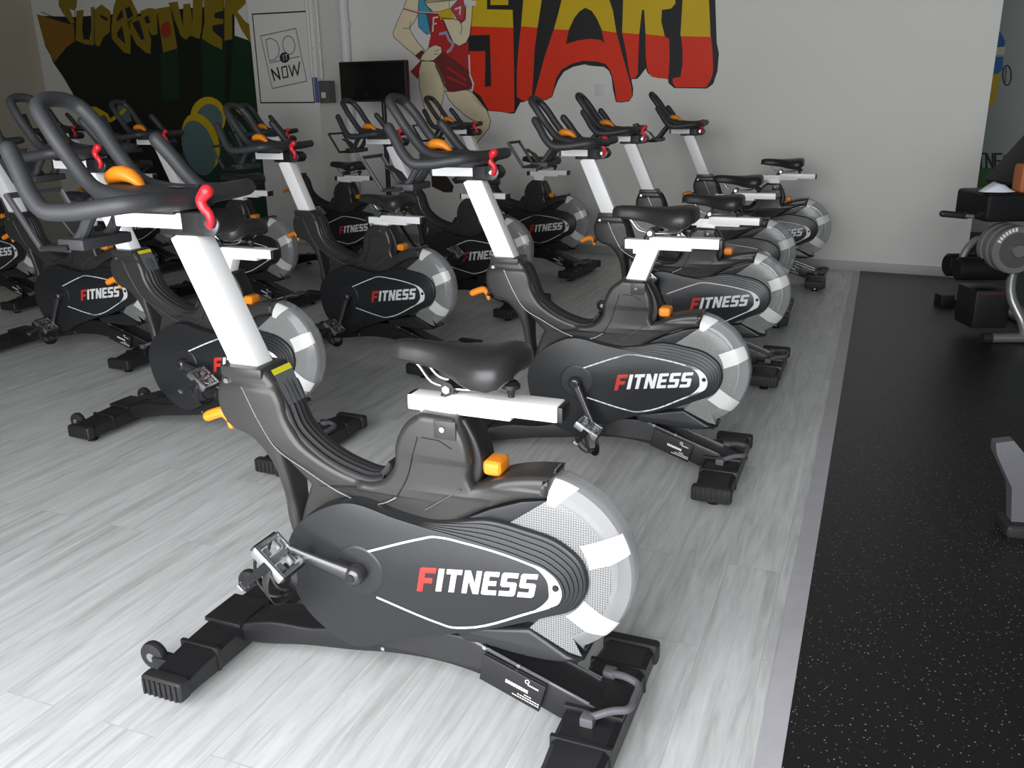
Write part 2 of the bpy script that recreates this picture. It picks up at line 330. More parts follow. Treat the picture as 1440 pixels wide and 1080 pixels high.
def ribbon(pts, w):
    """flat line of width w along (x, z) points -> list of quads"""
    out = []
    for (ax, az), (bx, bz) in zip(pts, pts[1:]):
        d = Vector((bx-ax, bz-az))
        if d.length < 1e-6: continue
        d.normalize(); e = d*(w*.35); n = Vector((-d.y, d.x))*(w/2)
        out.append([(ax-e.x+n.x, az-e.y+n.y), (bx+e.x+n.x, bz+e.y+n.y), (bx+e.x-n.x, bz+e.y-n.y), (ax-e.x-n.x, az-e.y-n.y)])
    return out
MURALS = {'start':[('black',0,'fill',0,[(-3.397,2.48),(-1.26,2.322),(-1.265,2.023),(-1.237,1.714),(-1.215,1.635),(-1.219,1.504),(-1.248,1.409),(-1.297,1.375),(-1.565,1.383),(-1.614,1.422),(-1.619,1.452),(-1.748,1.471),(-1.791,1.502),(-1.81,1.54),(-1.857,1.481),(-1.881,1.46),(-1.93,1.458),(-1.912,1.383),(-1.914,1.327),(-1.944,1.285),(-2.006,1.277),(-2.062,1.281),(-2.09,1.386),(-2.105,1.481),(-2.131,1.532),(-2.175,1.561),(-2.296,1.573),(-2.347,1.585),(-2.451,1.568),(-2.536,1.531),(-2.588,1.463),(-2.622,1.388),(-2.642,1.331),(-2.703,1.302),(-2.777,1.303),(-2.846,1.318),(-2.915,1.29),(-2.95,1.287),(-3.007,1.195),(-3.049,1.192),(-3.148,1.21),(-3.278,1.217),(-3.435,1.316),(-3.458,1.708)]),('red',1,'fill',0,[(-3.422,1.93),(-3.01,1.9),(-3.008,1.606),(-3.01,1.21),(-3.063,1.198),(-3.148,1.217),(-3.27,1.223),(-3.346,1.346),(-3.418,1.389),(-3.443,1.498),(-3.451,1.708)]),('black',2,'fill',0,[(-3.453,1.855),(-3.24,1.852),(-3.236,1.428),(-3.301,1.423),(-3.286,1.72),(-3.458,1.726)]),('yellow',1,'fill',0,[(-3.39,2.479),(-3.251,2.469),(-3.262,2.06),(-3.014,2.042),(-3.01,1.9),(-3.422,1.93)]),('yellow',1,'fill',0,[(-3.22,2.356),(-3.05,2.344),(-3.054,2.083),(-3.227,2.092)]),('red',1,'fill',0,[(-2.935,1.908),(-2.78,1.89),(-2.808,1.715),(-2.824,1.485),(-2.839,1.327),(-2.88,1.298),(-2.922,1.299),(-2.984,1.335),(-2.981,1.547),(-2.957,1.778)]),('yellow',1,'fill',0,[(-2.903,2.334),(-2.719,2.322),(-2.739,2.105),(-2.78,1.89),(-2.935,1.908),(-2.912,2.115)]),('red',1,'fill',0,[(-2.628,1.872),(-2.715,1.655),(-2.815,1.339),(-2.777,1.309),(-2.703,1.308),(-2.649,1.337),(-2.628,1.394),(-2.608,1.481),(-2.555,1.548),(-2.47,1.591),(-2.361,1.614),(-2.233,1.604),(-2.157,1.583),(-2.118,1.537),(-2.095,1.481),(-2.071,1.385),(-2.056,1.289),(-2.0,1.283),(-1.944,1.294),(-1.92,1.327),(-1.928,1.4),(-1.955,1.478),(-2.008,1.634),(-2.068,1.821),(-2.187,1.842),(-2.504,1.861)]),('black',2,'fill',0,[(-2.517,1.75),(-2.491,1.861),(-2.441,1.952),(-2.396,1.999),(-2.346,2.024),(-2.289,1.999),(-2.238,1.932),(-2.199,1.854),(-2.172,1.743),(-2.204,1.772),(-2.299,1.784),(-2.414,1.774)]),('yellow',1,'fill',0,[(-2.628,1.872),(-2.068,1.821),(-2.103,1.99),(-2.135,2.071),(-2.182,2.286),(-2.494,2.307),(-2.557,2.095),(-2.589,1.987)]),('red',1,'fill',0,[(-2.019,1.819),(-1.873,1.802),(-1.875,1.657),(-1.876,1.493),(-1.899,1.466),(-1.936,1.466),(-1.957,1.55),(-1.985,1.688)]),('red',1,'fill',0,[(-1.819,1.8),(-1.658,1.778),(-1.622,1.755),(-1.611,1.621),(-1.616,1.454),(-1.705,1.462),(-1.772,1.485),(-1.799,1.546),(-1.814,1.655)]),('yellow',1,'fill',0,[(-2.018,2.275),(-1.602,2.246),(-1.581,2.015),(-1.614,1.98),(-1.689,1.974),(-1.692,1.89),(-1.658,1.778),(-1.819,1.8),(-1.837,1.981),(-1.855,1.982),(-1.873,1.802),(-2.019,1.819),(-2.017,1.959)]),('red',1,'fill',0,[(-1.524,1.772),(-1.284,1.758),(-1.268,1.663),(-1.253,1.505),(-1.267,1.442),(-1.304,1.384),(-1.554,1.39),(-1.579,1.426),(-1.58,1.459),(-1.516,1.468),(-1.503,1.565),(-1.508,1.671)]),('yellow',1,'fill',0,[(-1.524,2.037),(-1.522,2.241),(-1.337,2.228),(-1.315,2.026),(-1.287,1.758),(-1.53,1.773)])],'woman':[('skin',0,'fill',0,[(-3.952,1.657),(-3.838,1.653),(-3.808,1.64),(-3.753,1.535),(-3.721,1.412),(-3.74,1.32),(-3.766,1.245),(-3.781,1.101),(-3.78,0.942),(-3.777,0.684),(-3.856,0.656),(-3.895,0.812),(-3.909,1.005),(-3.93,1.196),(-3.962,1.322),(-3.987,1.435),(-3.987,1.572)]),('ink',1,'line',0.0054,[(-3.952,1.657),(-3.838,1.653),(-3.808,1.64),(-3.753,1.535),(-3.721,1.412),(-3.74,1.32),(-3.766,1.245),(-3.781,1.101),(-3.78,0.942),(-3.777,0.684),(-3.856,0.656),(-3.895,0.812),(-3.909,1.005),(-3.93,1.196),(-3.962,1.322),(-3.987,1.435),(-3.987,1.572),(-3.952,1.657)]),('skin',0,'fill',0,[(-3.714,1.394),(-3.632,1.386),(-3.498,1.402),(-3.426,1.377),(-3.355,1.303),(-3.285,1.223),(-3.251,1.132),(-3.267,1.07),(-3.342,0.996),(-3.418,0.914),(-3.45,0.85),(-3.523,0.689),(-3.601,0.636),(-3.638,0.687),(-3.54,0.849),(-3.446,0.976),(-3.419,1.132),(-3.506,1.175),(-3.615,1.257),(-3.687,1.332)]),('ink',1,'line',0.0063,[(-3.714,1.394),(-3.632,1.386),(-3.498,1.402),(-3.426,1.377),(-3.355,1.303),(-3.285,1.223),(-3.251,1.132),(-3.267,1.07),(-3.342,0.996),(-3.418,0.914),(-3.45,0.85),(-3.523,0.689),(-3.601,0.636),(-3.638,0.687),(-3.54,0.849),(-3.446,0.976),(-3.419,1.132),(-3.506,1.175),(-3.615,1.257),(-3.687,1.332),(-3.714,1.394)]),('shoe',2,'fill',0,[(-3.895,0.655),(-3.793,0.67),(-3.717,0.62),(-3.659,0.543),(-3.676,0.49),(-3.762,0.487),(-3.893,0.536)]),('ink',3,'line',0.0063,[(-3.895,0.655),(-3.793,0.67),(-3.717,0.62),(-3.659,0.543),(-3.676,0.49),(-3.762,0.487),(-3.893,0.536),(-3.895,0.655)]),('shoe',2,'fill',0,[(-3.672,0.608),(-3.601,0.642),(-3.541,0.625),(-3.565,0.579),(-3.642,0.57)]),('ink',3,'line',0.0054,[(-3.672,0.608),(-3.601,0.642),(-3.541,0.625),(-3.565,0.579),(-3.642,0.57),(-3.672,0.608)]),('skin',0,'fill',0,[(-4.052,2.296),(-4.099,2.151),(-4.133,2.093),(-4.21,1.977),(-4.246,1.911),(-4.241,1.874),(-4.159,1.81),(-4.003,1.695),(-3.941,1.717),(-3.916,1.753),(-3.981,1.816),(-4.038,1.891),(-4.066,1.94),(-3.993,2.015),(-3.951,2.084),(-3.925,2.288)]),('ink',1,'line',0.0054,[(-4.052,2.296),(-4.099,2.151),(-4.133,2.093),(-4.21,1.977),(-4.246,1.911),(-4.241,1.874),(-4.159,1.81),(-4.003,1.695),(-3.941,1.717),(-3.916,1.753),(-3.981,1.816),(-4.038,1.891),(-4.066,1.94),(-3.993,2.015),(-3.951,2.084),(-3.925,2.288),(-4.052,2.296)]),('skin',0,'fill',0,[(-3.891,2.227),(-3.874,2.121),(-3.803,2.065),(-3.729,2.067),(-3.64,2.085),(-3.634,2.212)]),('ink',1,'line',0.0045,[(-3.891,2.227),(-3.874,2.121),(-3.803,2.065),(-3.729,2.067),(-3.64,2.085),(-3.634,2.212),(-3.891,2.227)]),('crimson',2,'fill',0,[(-3.878,2.051),(-3.759,2.045),(-3.703,1.983),(-3.649,1.863),(-3.594,1.79),(-3.484,1.786),(-3.454,1.826),(-3.451,1.708),(-3.45,1.529),(-3.425,1.407),(-3.498,1.402),(-3.632,1.386),(-3.684,1.393),(-3.741,1.474),(-3.808,1.64),(-3.859,1.678),(-3.87,1.763),(-3.86,1.823),(-3.841,1.9)]),('ink',3,'line',0.0054,[(-3.878,2.051),(-3.759,2.045),(-3.703,1.983),(-3.649,1.863),(-3.594,1.79),(-3.484,1.786),(-3.454,1.826),(-3.451,1.708),(-3.45,1.529),(-3.425,1.407),(-3.498,1.402),(-3.632,1.386),(-3.684,1.393),(-3.741,1.474),(-3.808,1.64),(-3.859,1.678),(-3.87,1.763),(-3.86,1.823),(-3.841,1.9),(-3.878,2.051)]),('skyblue',2,'fill',0,[(-3.943,2.231),(-3.968,2.055),(-3.966,1.948),(-3.887,1.884),(-3.856,1.889),(-3.836,1.989),(-3.863,2.044),(-3.817,2.065),(-3.888,2.139),(-3.906,2.228)]),('ink',3,'line',0.0054,[(-3.943,2.231),(-3.968,2.055),(-3.966,1.948),(-3.887,1.884),(-3.856,1.889),(-3.836,1.989),(-3.863,2.044),(-3.817,2.065),(-3.888,2.139),(-3.906,2.228),(-3.943,2.231)]),('skin',4,'fill',0,[(-3.47,2.203),(-3.392,2.198),(-3.402,2.113),(-3.412,1.999),(-3.439,1.854),(-3.477,1.797),(-3.55,1.77),(-3.608,1.802),(-3.655,1.893),(-3.696,1.983),(-3.724,2.014),(-3.585,1.995),(-3.499,1.974),(-3.467,2.088)]),('ink',5,'line',0.0054,[(-3.47,2.203),(-3.392,2.198),(-3.402,2.113),(-3.412,1.999),(-3.439,1.854),(-3.477,1.797),(-3.55,1.77),(-3.608,1.802),(-3.655,1.893),(-3.696,1.983),(-3.724,2.014),(-3.585,1.995),(-3.499,1.974),(-3.467,2.088),(-3.47,2.203)]),('rose',5,'fill',0,[(-3.625,2.085),(-3.506,2.182),(-3.487,2.118),(-3.471,2.059),(-3.477,1.99),(-3.522,1.957),(-3.563,2.0)]),('ink',6,'line',0.0054,[(-3.625,2.085),(-3.506,2.182),(-3.487,2.118),(-3.471,2.059),(-3.477,1.99),(-3.522,1.957),(-3.563,2.0),(-3.625,2.085)]),('yellow',4,'fill',0,[(-3.744,2.062),(-3.625,2.085),(-3.585,1.995),(-3.732,1.996)]),('drape',4,'fill',0,[(-3.808,1.653),(-3.729,1.735),(-3.599,1.653),(-3.456,1.559),(-3.431,1.426),(-3.498,1.402),(-3.632,1.392),(-3.684,1.399),(-3.74,1.486)]),('crimson',1,'fill',0,[(-3.951,1.669),(-3.992,1.633),(-4.073,1.568),(-3.999,1.504),(-3.978,1.602)]),('ink',2,'line',0.0054,[(-3.951,1.669),(-3.992,1.633),(-4.073,1.568),(-3.999,1.504),(-3.978,1.602),(-3.951,1.669)]),('skin',6,'fill',0,[(-3.941,1.711),(-3.862,1.769),(-3.794,1.791),(-3.735,1.771),(-3.729,1.723),(-3.776,1.688),(-3.823,1.659),(-3.899,1.655),(-3.959,1.669)]),('ink',7,'line',0.0054,[(-3.941,1.711),(-3.862,1.769),(-3.794,1.791),(-3.735,1.771),(-3.729,1.723),(-3.776,1.688),(-3.823,1.659),(-3.899,1.655),(-3.959,1.669),(-3.941,1.711)]),('drape',6,'fill',0,[(-4.01,1.707),(-3.939,1.748),(-3.917,1.729),(-3.974,1.67)]),('ink',7,'line',0.0054,[(-4.01,1.707),(-3.939,1.748),(-3.917,1.729),(-3.974,1.67),(-4.01,1.707)]),('skin',0,'fill',0,[(-4.052,2.296),(-3.996,2.362),(-3.816,2.385),(-3.642,2.373),(-3.466,2.316),(-3.406,2.199),(-3.47,2.191),(-3.579,2.152),(-3.873,2.145),(-3.944,2.219)]),('ink',1,'line',0.0054,[(-4.052,2.296),(-3.996,2.362),(-3.816,2.385),(-3.642,2.373),(-3.466,2.316),(-3.406,2.199),(-3.47,2.191),(-3.579,2.152),(-3.873,2.145),(-3.944,2.219),(-4.052,2.296)]),('drape',0,'fill',0,[(-3.565,2.503),(-3.575,2.452),(-3.6,2.406),(-3.638,2.371),(-3.686,2.35),(-3.738,2.345),(-3.789,2.357),(-3.835,2.384),(-3.87,2.425),(-3.892,2.474),(-3.897,2.528),(-3.886,2.58),(-3.86,2.625),(-3.821,2.659),(-3.773,2.679),(-3.722,2.683),(-3.671,2.671),(-3.627,2.643),(-3.592,2.604),(-3.571,2.555)]),('ink',1,'line',0.0045,[(-3.565,2.503),(-3.575,2.452),(-3.6,2.406),(-3.638,2.371),(-3.686,2.35),(-3.738,2.345),(-3.789,2.357),(-3.835,2.384),(-3.87,2.425),(-3.892,2.474),(-3.897,2.528),(-3.886,2.58),(-3.86,2.625),(-3.821,2.659),(-3.773,2.679),(-3.722,2.683),(-3.671,2.671),(-3.627,2.643),(-3.592,2.604),(-3.571,2.555),(-3.565,2.503)]),('skin',2,'fill',0,[(-3.817,2.368),(-3.814,2.425),(-3.847,2.501),(-3.828,2.591),(-3.725,2.616),(-3.626,2.575),(-3.623,2.485),(-3.662,2.42),(-3.672,2.358)]),('ink',3,'line',0.0054,[(-3.817,2.368),(-3.814,2.425),(-3.847,2.501),(-3.828,2.591),(-3.725,2.616),(-3.626,2.575),(-3.623,2.485),(-3.662,2.42),(-3.672,2.358),(-3.817,2.368)]),('white',4,'line',0.0132,[(-3.818,1.905),(-3.805,2.017),(-3.76,2.021)]),('white',4,'line',0.012,[(-3.811,1.965),(-3.778,1.969)]),('white',4,'line',0.018,[(-3.887,1.74),(-3.867,1.824),(-3.85,1.871)]),('lav',5,'line',0.024,[(-3.745,1.879),(-3.678,1.888),(-3.651,1.827),(-3.608,1.79),(-3.64,1.744),(-3.67,1.727)]),('white',4,'line',0.015,[(-3.452,1.69),(-3.45,1.529),(-3.416,1.45),(-3.432,1.389)]),('crimson',4,'line',0.015,[(-4.117,2.11),(-3.952,2.066),(-3.751,2.05)]),('white',5,'line',0.0054,[(-4.117,2.116),(-3.952,2.072),(-3.751,2.053)]),('white',6,'line',0.0132,[(-3.575,2.076),(-3.524,2.091),(-3.533,2.034)]),('white',6,'line',0.04,[(-3.472,2.128),(-3.38,2.112)]),('ink',5,'line',0.0054,[(-3.522,1.957),(-3.516,1.916),(-3.532,1.87)]),('ink',7,'line',0.0054,[(-3.804,1.737),(-3.758,1.748)]),('ink',7,'line',0.0054,[(-3.812,1.713),(-3.767,1.712)]),('ink',2,'line',0.0048,[(-4.135,1.943),(-4.066,1.94),(-4.047,1.999)]),('olive',5,'line',0.03,[(-3.794,1.616),(-3.712,1.455)]),('crimson',5,'line',0.018,[(-3.676,1.594),(-3.495,1.487)]),('crimson',5,'line',0.018,[(-3.679,1.515),(-3.497,1.439)])],'superpower':[('forest',0,'fill',0,[(-9.061,2.292),(-9.032,2.079),(-8.939,1.785),(-8.8,1.612),(-8.601,1.297),(-8.371,0.904),(-8.123,0.428),(-7.889,-0.135),(-6.456,-0.058),(-6.122,2.227),(-6.539,2.249),(-6.815,2.25),(-7.186,2.228),(-7.844,2.247),(-8.178,2.249),(-8.476,2.249)]),('green',1,'fill',0,[(-6.612,1.982),(-6.16,1.964),(-5.89,1.886),(-5.755,-0.021),(-6.77,-0.075),(-6.687,1.282)]),('forest',2,'fill',0,[(-6.28,1.928),(-6.185,1.924),(-6.339,1.279),(-6.388,1.279)]),('forest',2,'fill',0,[(-6.736,1.779),(-6.656,1.776),(-6.736,1.354),(-6.787,1.355)]),('green',1,'fill',0,[(-7.221,1.822),(-6.966,1.856),(-7.034,1.358),(-7.287,1.36)]),('tealdark',2,'fill',0,[(-7.101,0.801),(-6.307,0.957),(-5.795,0.819),(-5.755,-0.021),(-7.26,-0.101)]),('dim_orange',3,'fill',0,[(-9.081,2.308),(-8.575,2.18),(-8.494,2.176),(-8.514,1.999),(-8.657,1.944),(-8.914,1.784),(-9.026,1.964)]),('ink',4,'line',0.0084,[(-8.991,2.326),(-8.573,2.187),(-8.679,2.376)]),('ink',4,'line',0.008,[(-9.022,1.98),(-8.914,1.784),(-8.657,1.944)]),('dim_yellow',3,'fill',0,[(-8.642,2.615),(-8.323,2.595),(-8.406,2.347),(-8.46,2.314),(-8.524,2.339),(-8.468,2.189),(-8.539,2.185),(-8.69,2.377)]),('dim_yellow',3,'fill',0,[(-8.415,2.311),(-8.3,2.313),(-8.367,2.126),(-8.37,2.015),(-8.281,2.005),(-8.219,2.12),(-8.18,2.336),(-8.125,2.333),(-8.215,1.943),(-8.359,1.963),(-8.501,2.006)]),('dim_yellow',3,'fill',0,[(-8.131,2.304),(-8.008,2.355),(-7.881,2.277),(-7.937,2.071),(-8.049,2.025),(-8.139,1.926),(-8.2,1.957)]),('black',4,'fill',0,[(-8.052,2.257),(-7.93,2.208),(-7.958,2.181),(-8.049,2.221)]),('dim_yellow',3,'fill',0,[(-7.908,2.106),(-7.828,2.317),(-7.752,2.419),(-7.56,2.408),(-7.469,2.228),(-7.529,2.196),(-7.6,2.164),(-7.668,1.837),(-7.763,1.854),(-7.92,1.998)]),('black',4,'fill',0,[(-7.811,2.195),(-7.702,2.296),(-7.698,2.211),(-7.794,2.173)]),('black',4,'fill',0,[(-7.659,2.294),(-7.58,2.311),(-7.546,2.218),(-7.638,2.187)]),('black',4,'fill',0,[(-7.829,2.06),(-7.738,2.127),(-7.723,1.94),(-7.828,2.016)]),('dim_yellow',3,'fill',0,[(-7.654,2.166),(-7.528,2.203),(-7.419,2.212),(-7.36,2.083),(-7.329,1.975),(-7.368,1.827),(-7.439,1.844),(-7.561,1.934),(-7.623,2.051)]),('black',4,'fill',0,[(-7.582,2.149),(-7.47,2.172),(-7.423,1.979),(-7.478,1.974)]),('dim_yellow',3,'fill',0,[(-7.443,2.255),(-7.3,2.282),(-7.19,2.263),(-7.225,2.021),(-7.311,2.01),(-7.368,2.097)]),('black',4,'fill',0,[(-7.391,2.196),(-7.325,2.207),(-7.308,2.136),(-7.372,2.132)]),('dim_yellow',4,'fill',0,[(-7.188,2.27),(-6.991,2.28),(-6.963,1.87),(-7.177,1.835)]),('redspot',5,'fill',0,[(-7.019,2.049),(-7.038,2.014),(-7.068,1.988),(-7.104,1.975),(-7.138,1.979),(-7.163,1.998),(-7.174,2.029),(-7.17,2.066),(-7.15,2.1),(-7.119,2.126),(-7.084,2.139),(-7.05,2.135),(-7.026,2.116),(-7.014,2.085)]),('dim_yellow',3,'fill',0,[(-7.005,2.315),(-6.883,2.322),(-6.846,2.074),(-6.808,2.291),(-6.709,2.292),(-6.71,2.109),(-6.647,2.422),(-6.512,2.414),(-6.591,2.049),(-6.638,1.949),(-6.761,1.988),(-6.828,1.949),(-6.901,1.993),(-6.957,2.134)]),('dim_yellow',3,'fill',0,[(-6.502,2.414),(-6.242,2.398),(-6.272,2.202),(-6.394,2.188),(-6.401,2.142),(-6.284,2.123),(-6.29,2.083),(-6.441,2.07),(-6.44,2.016),(-6.327,1.937),(-6.342,1.835),(-6.462,1.88),(-6.607,1.954),(-6.541,2.115)]),('dim_yellow',3,'fill',0,[(-6.228,2.397),(-5.961,2.381),(-5.97,2.252),(-6.051,2.204),(-6.09,2.186),(-6.002,2.09),(-5.908,2.033),(-5.879,1.833),(-5.964,1.889),(-6.059,2.013),(-6.131,2.162),(-6.159,2.163),(-6.194,1.931),(-6.3,1.922)]),('black',2,'fill',0,[(-6.41,2.209),(-6.255,2.221),(-6.298,1.935),(-6.445,1.989)]),('ink',4,'line',0.0072,[(-6.523,2.315),(-6.551,2.115),(-6.617,1.955)]),('ink',4,'line',0.0072,[(-6.252,2.3),(-6.31,1.922)]),('ink',4,'line',0.0084,[(-8.432,2.334),(-8.514,1.999)]),('ink',4,'line',0.007,[(-8.128,2.318),(-8.215,1.943)]),('ink',4,'line',0.0084,[(-7.005,2.315),(-6.947,2.134),(-6.901,1.993)]),('yellow',3,'fill',0,[(-6.394,1.172),(-6.411,1.119),(-6.443,1.068),(-6.489,1.025),(-6.547,0.991),(-6.611,0.97),(-6.678,0.962),(-6.743,0.969),(-6.802,0.99),(-6.849,1.024),(-6.883,1.068),(-6.9,1.119),(-6.9,1.174),(-6.882,1.229),(-6.847,1.279),(-6.799,1.322),(-6.741,1.355),(-6.677,1.375),(-6.611,1.381),(-6.547,1.373),(-6.49,1.352),(-6.444,1.319),(-6.411,1.276),(-6.394,1.226)]),('teal',4,'fill',0,[(-6.439,1.137),(-6.452,1.092),(-6.478,1.05),(-6.513,1.014),(-6.557,0.986),(-6.607,0.968),(-6.658,0.962),(-6.707,0.968),(-6.751,0.985),(-6.787,1.013),(-6.812,1.049),(-6.824,1.092),(-6.823,1.137),(-6.809,1.183),(-6.783,1.225),(-6.746,1.26),(-6.701,1.288),(-6.652,1.304),(-6.602,1.31),(-6.554,1.303),(-6.511,1.286),(-6.476,1.258),(-6.451,1.223),(-6.439,1.181)]),('yellow',5,'fill',0,[(-6.535,0.973),(-6.523,0.895),(-6.529,0.819),(-6.552,0.748),(-6.592,0.689),(-6.645,0.645),(-6.708,0.619),(-6.777,0.613),(-6.848,0.628),(-6.914,0.664),(-6.972,0.717),(-7.018,0.783),(-7.047,0.859),(-7.058,0.939),(-7.051,1.017),(-7.026,1.087),(-6.985,1.145),(-6.93,1.188),(-6.867,1.211),(-6.798,1.215),(-6.729,1.199),(-6.665,1.163),(-6.609,1.111),(-6.565,1.047)]),('teal',6,'fill',0,[(-6.605,0.907),(-6.593,0.833),(-6.597,0.76),(-6.616,0.693),(-6.65,0.637),(-6.697,0.596),(-6.753,0.572),(-6.814,0.567),(-6.877,0.583),(-6.937,0.618),(-6.989,0.669),(-7.03,0.733),(-7.058,0.806),(-7.069,0.882),(-7.064,0.955),(-7.043,1.022),(-7.008,1.077),(-6.96,1.117),(-6.904,1.139),(-6.843,1.142),(-6.781,1.125),(-6.723,1.091),(-6.672,1.041),(-6.632,0.978)]),('yellow',3,'fill',0,[(-8.697,1.298),(-8.34,1.295),(-8.16,1.217),(-8.112,1.124),(-8.551,1.156)]),('teal',3,'fill',0,[(-7.995,1.292),(-7.855,1.367),(-7.79,1.139),(-7.958,1.093)]),('yellow',4,'line',0.04,[(-8.105,1.155),(-7.954,1.216),(-7.851,1.276)]),('yellow',3,'line',0.028,[(-6.261,1.278),(-6.13,1.172),(-5.982,1.066)]),('teal',3,'line',0.042,[(-6.389,1.208),(-6.297,1.029),(-6.219,0.885)]),('teal',3,'line',0.035,[(-6.234,1.122),(-6.107,0.994)])],'doitnow':[('ink',0,'line',0.012,[(-5.499,2.101),(-4.866,2.094),(-4.854,1.312),(-5.5,1.315),(-5.499,2.101)]),('ink2',0,'line',0.0072,[(-5.424,1.909),(-5.003,1.957),(-4.925,1.501),(-5.343,1.442),(-5.424,1.909)]),('ink2',1,'line',0.0072,[(-5.366,1.874),(-5.305,1.884),(-5.24,1.857),(-5.214,1.794),(-5.23,1.732),(-5.286,1.697),(-5.347,1.689),(-5.366,1.874)]),('ink2',1,'line',0.0072,[(-5.027,1.823),(-5.03,1.792),(-5.043,1.765),(-5.064,1.746),(-5.091,1.738),(-5.119,1.742),(-5.143,1.758),(-5.161,1.782),(-5.169,1.812),(-5.166,1.843),(-5.153,1.87),(-5.131,1.889),(-5.105,1.896),(-5.077,1.892),(-5.053,1.877),(-5.036,1.853),(-5.027,1.823)]),('ink2',1,'line',0.0072,[(-5.349,1.67),(-4.989,1.716)]),('ink',2,'fill',0,[(-5.102,1.71),(-5.108,1.694),(-5.119,1.681),(-5.136,1.671),(-5.156,1.666),(-5.177,1.666),(-5.195,1.672),(-5.21,1.683),(-5.218,1.698),(-5.22,1.714),(-5.214,1.729),(-5.202,1.743),(-5.185,1.753),(-5.166,1.758),(-5.145,1.757),(-5.127,1.751),(-5.112,1.74),(-5.104,1.726)]),('white',3,'line',0.0066,[(-5.175,1.734),(-5.172,1.687)]),('white',3,'line',0.006,[(-5.158,1.735),(-5.12,1.74)]),('white',3,'line',0.0066,[(-5.141,1.736),(-5.138,1.692)]),('ink',2,'line',0.0175,[(-5.306,1.515),(-5.331,1.61),(-5.238,1.526),(-5.258,1.624)]),('ink',2,'line',0.0132,[(-5.205,1.626),(-5.199,1.535),(-5.139,1.543),(-5.149,1.637),(-5.205,1.626)]),('ink',2,'line',0.0144,[(-5.119,1.642),(-5.087,1.548),(-5.06,1.641),(-5.024,1.556),(-4.99,1.667)])],'far':[('blue',0,'fill',0,[(0.674,1.855),(0.747,1.827),(0.792,1.752),(0.787,1.703),(0.694,1.707)]),('skin',0,'fill',0,[(0.658,1.708),(0.799,1.703),(0.796,1.635),(0.668,1.64)]),('blue',0,'fill',0,[(0.64,1.622),(0.793,1.617),(0.803,1.505),(0.767,1.469),(0.66,1.471)]),('yellow',0,'fill',0,[(0.602,1.466),(0.795,1.474),(0.785,1.337),(0.772,1.21),(0.737,1.166),(0.676,1.128)]),('ink',1,'line',0.012,[(0.879,1.454),(0.881,1.42),(0.878,1.392),(0.869,1.373),(0.857,1.367),(0.842,1.374),(0.828,1.393),(0.817,1.422),(0.809,1.455),(0.808,1.489),(0.811,1.517),(0.82,1.536),(0.833,1.542),(0.847,1.535),(0.861,1.516),(0.872,1.487),(0.879,1.454)]),('ink',1,'line',0.0072,[(0.829,1.523),(0.837,1.38)]),('ink',1,'line',0.021,[(0.712,1.083),(0.702,0.972)]),('ink',1,'line',0.006,[(0.752,1.79),(0.772,1.728),(0.729,1.705)])],'farword':[('grassg',0,'fill',0,[(0.562,0.587),(0.731,0.618),(0.864,0.62),(0.854,0.514),(0.822,0.392),(0.769,0.186),(0.551,0.177)]),('ink',1,'line',0.0196,[(0.583,0.618),(0.566,0.751),(0.622,0.752)]),('ink',1,'line',0.0168,[(0.574,0.691),(0.617,0.692)]),('ink',1,'line',0.0168,[(0.679,0.618),(0.661,0.751)]),('ink',1,'line',0.0168,[(0.692,0.75),(0.753,0.751)]),('ink',1,'line',0.0196,[(0.722,0.751),(0.74,0.618)]),('ink',1,'line',0.0196,[(0.786,0.618),(0.768,0.75),(0.84,0.619),(0.822,0.75)]),('ink',1,'line',0.0196,[(0.897,0.75),(0.843,0.749),(0.861,0.618),(0.915,0.619)]),('ink',1,'line',0.0168,[(0.852,0.683),(0.894,0.684)]),('ink',1,'line',0.0168,[(0.971,0.749),(0.921,0.729),(0.926,0.69),(0.981,0.678),(0.988,0.632),(0.936,0.618)]),('ink',1,'line',0.0196,[(1.045,0.749),(0.995,0.728),(1.0,0.689),(1.055,0.677),(1.062,0.632),(1.01,0.617)])]}

# ------------------------------------------------------------------ the spin bike (x forward, y to its left, z up)
ME = {}
def pm(name, *ms, sharp=35):
    """mesh datablock out of (mesh, material) pieces"""
    b = MB()
    for me, m in ms: b.addmesh(me, m)
    return b.mesh(name, sharp)

# --- base: beam, stabilisers
beam_side = [(.43,.045,1),(.43,.085,1),(.30,.125),(.18,.135),(.05,.17),(-.10,.205),(-.235,.208,1),(-.50,.118,1),(-.56,.095,1),(-.56,.04,1),(-.451,.055,1),(-.27,.117),(-.174,.127),(-.06,.121),(.06,.101),(.207,.080),(.33,.055)]
b = MB()
b.addmesh(plate([smooth_loop(beam_side, 4)], -.048, .048, .006), BLACK)
for s in (-1, 1):            # pale edges of the folded channel and its small bolts
    b.tube([(-.235,.047*s,.2095),(-.37,.047*s,.163),(-.52,.047*s,.112)], .0022, STEEL, n=6)
    for x, z in ((-.28,.195),(-.36,.168)): b.cyl((x,.046*s,z),(x,.053*s,z), .005, STEEL, n=10)
    b.cyl((-.02,.046*s,.128),(-.02,.052*s,.128), .005, STEEL, n=10)
ME['base_beam'] = b.mesh('base_beam')

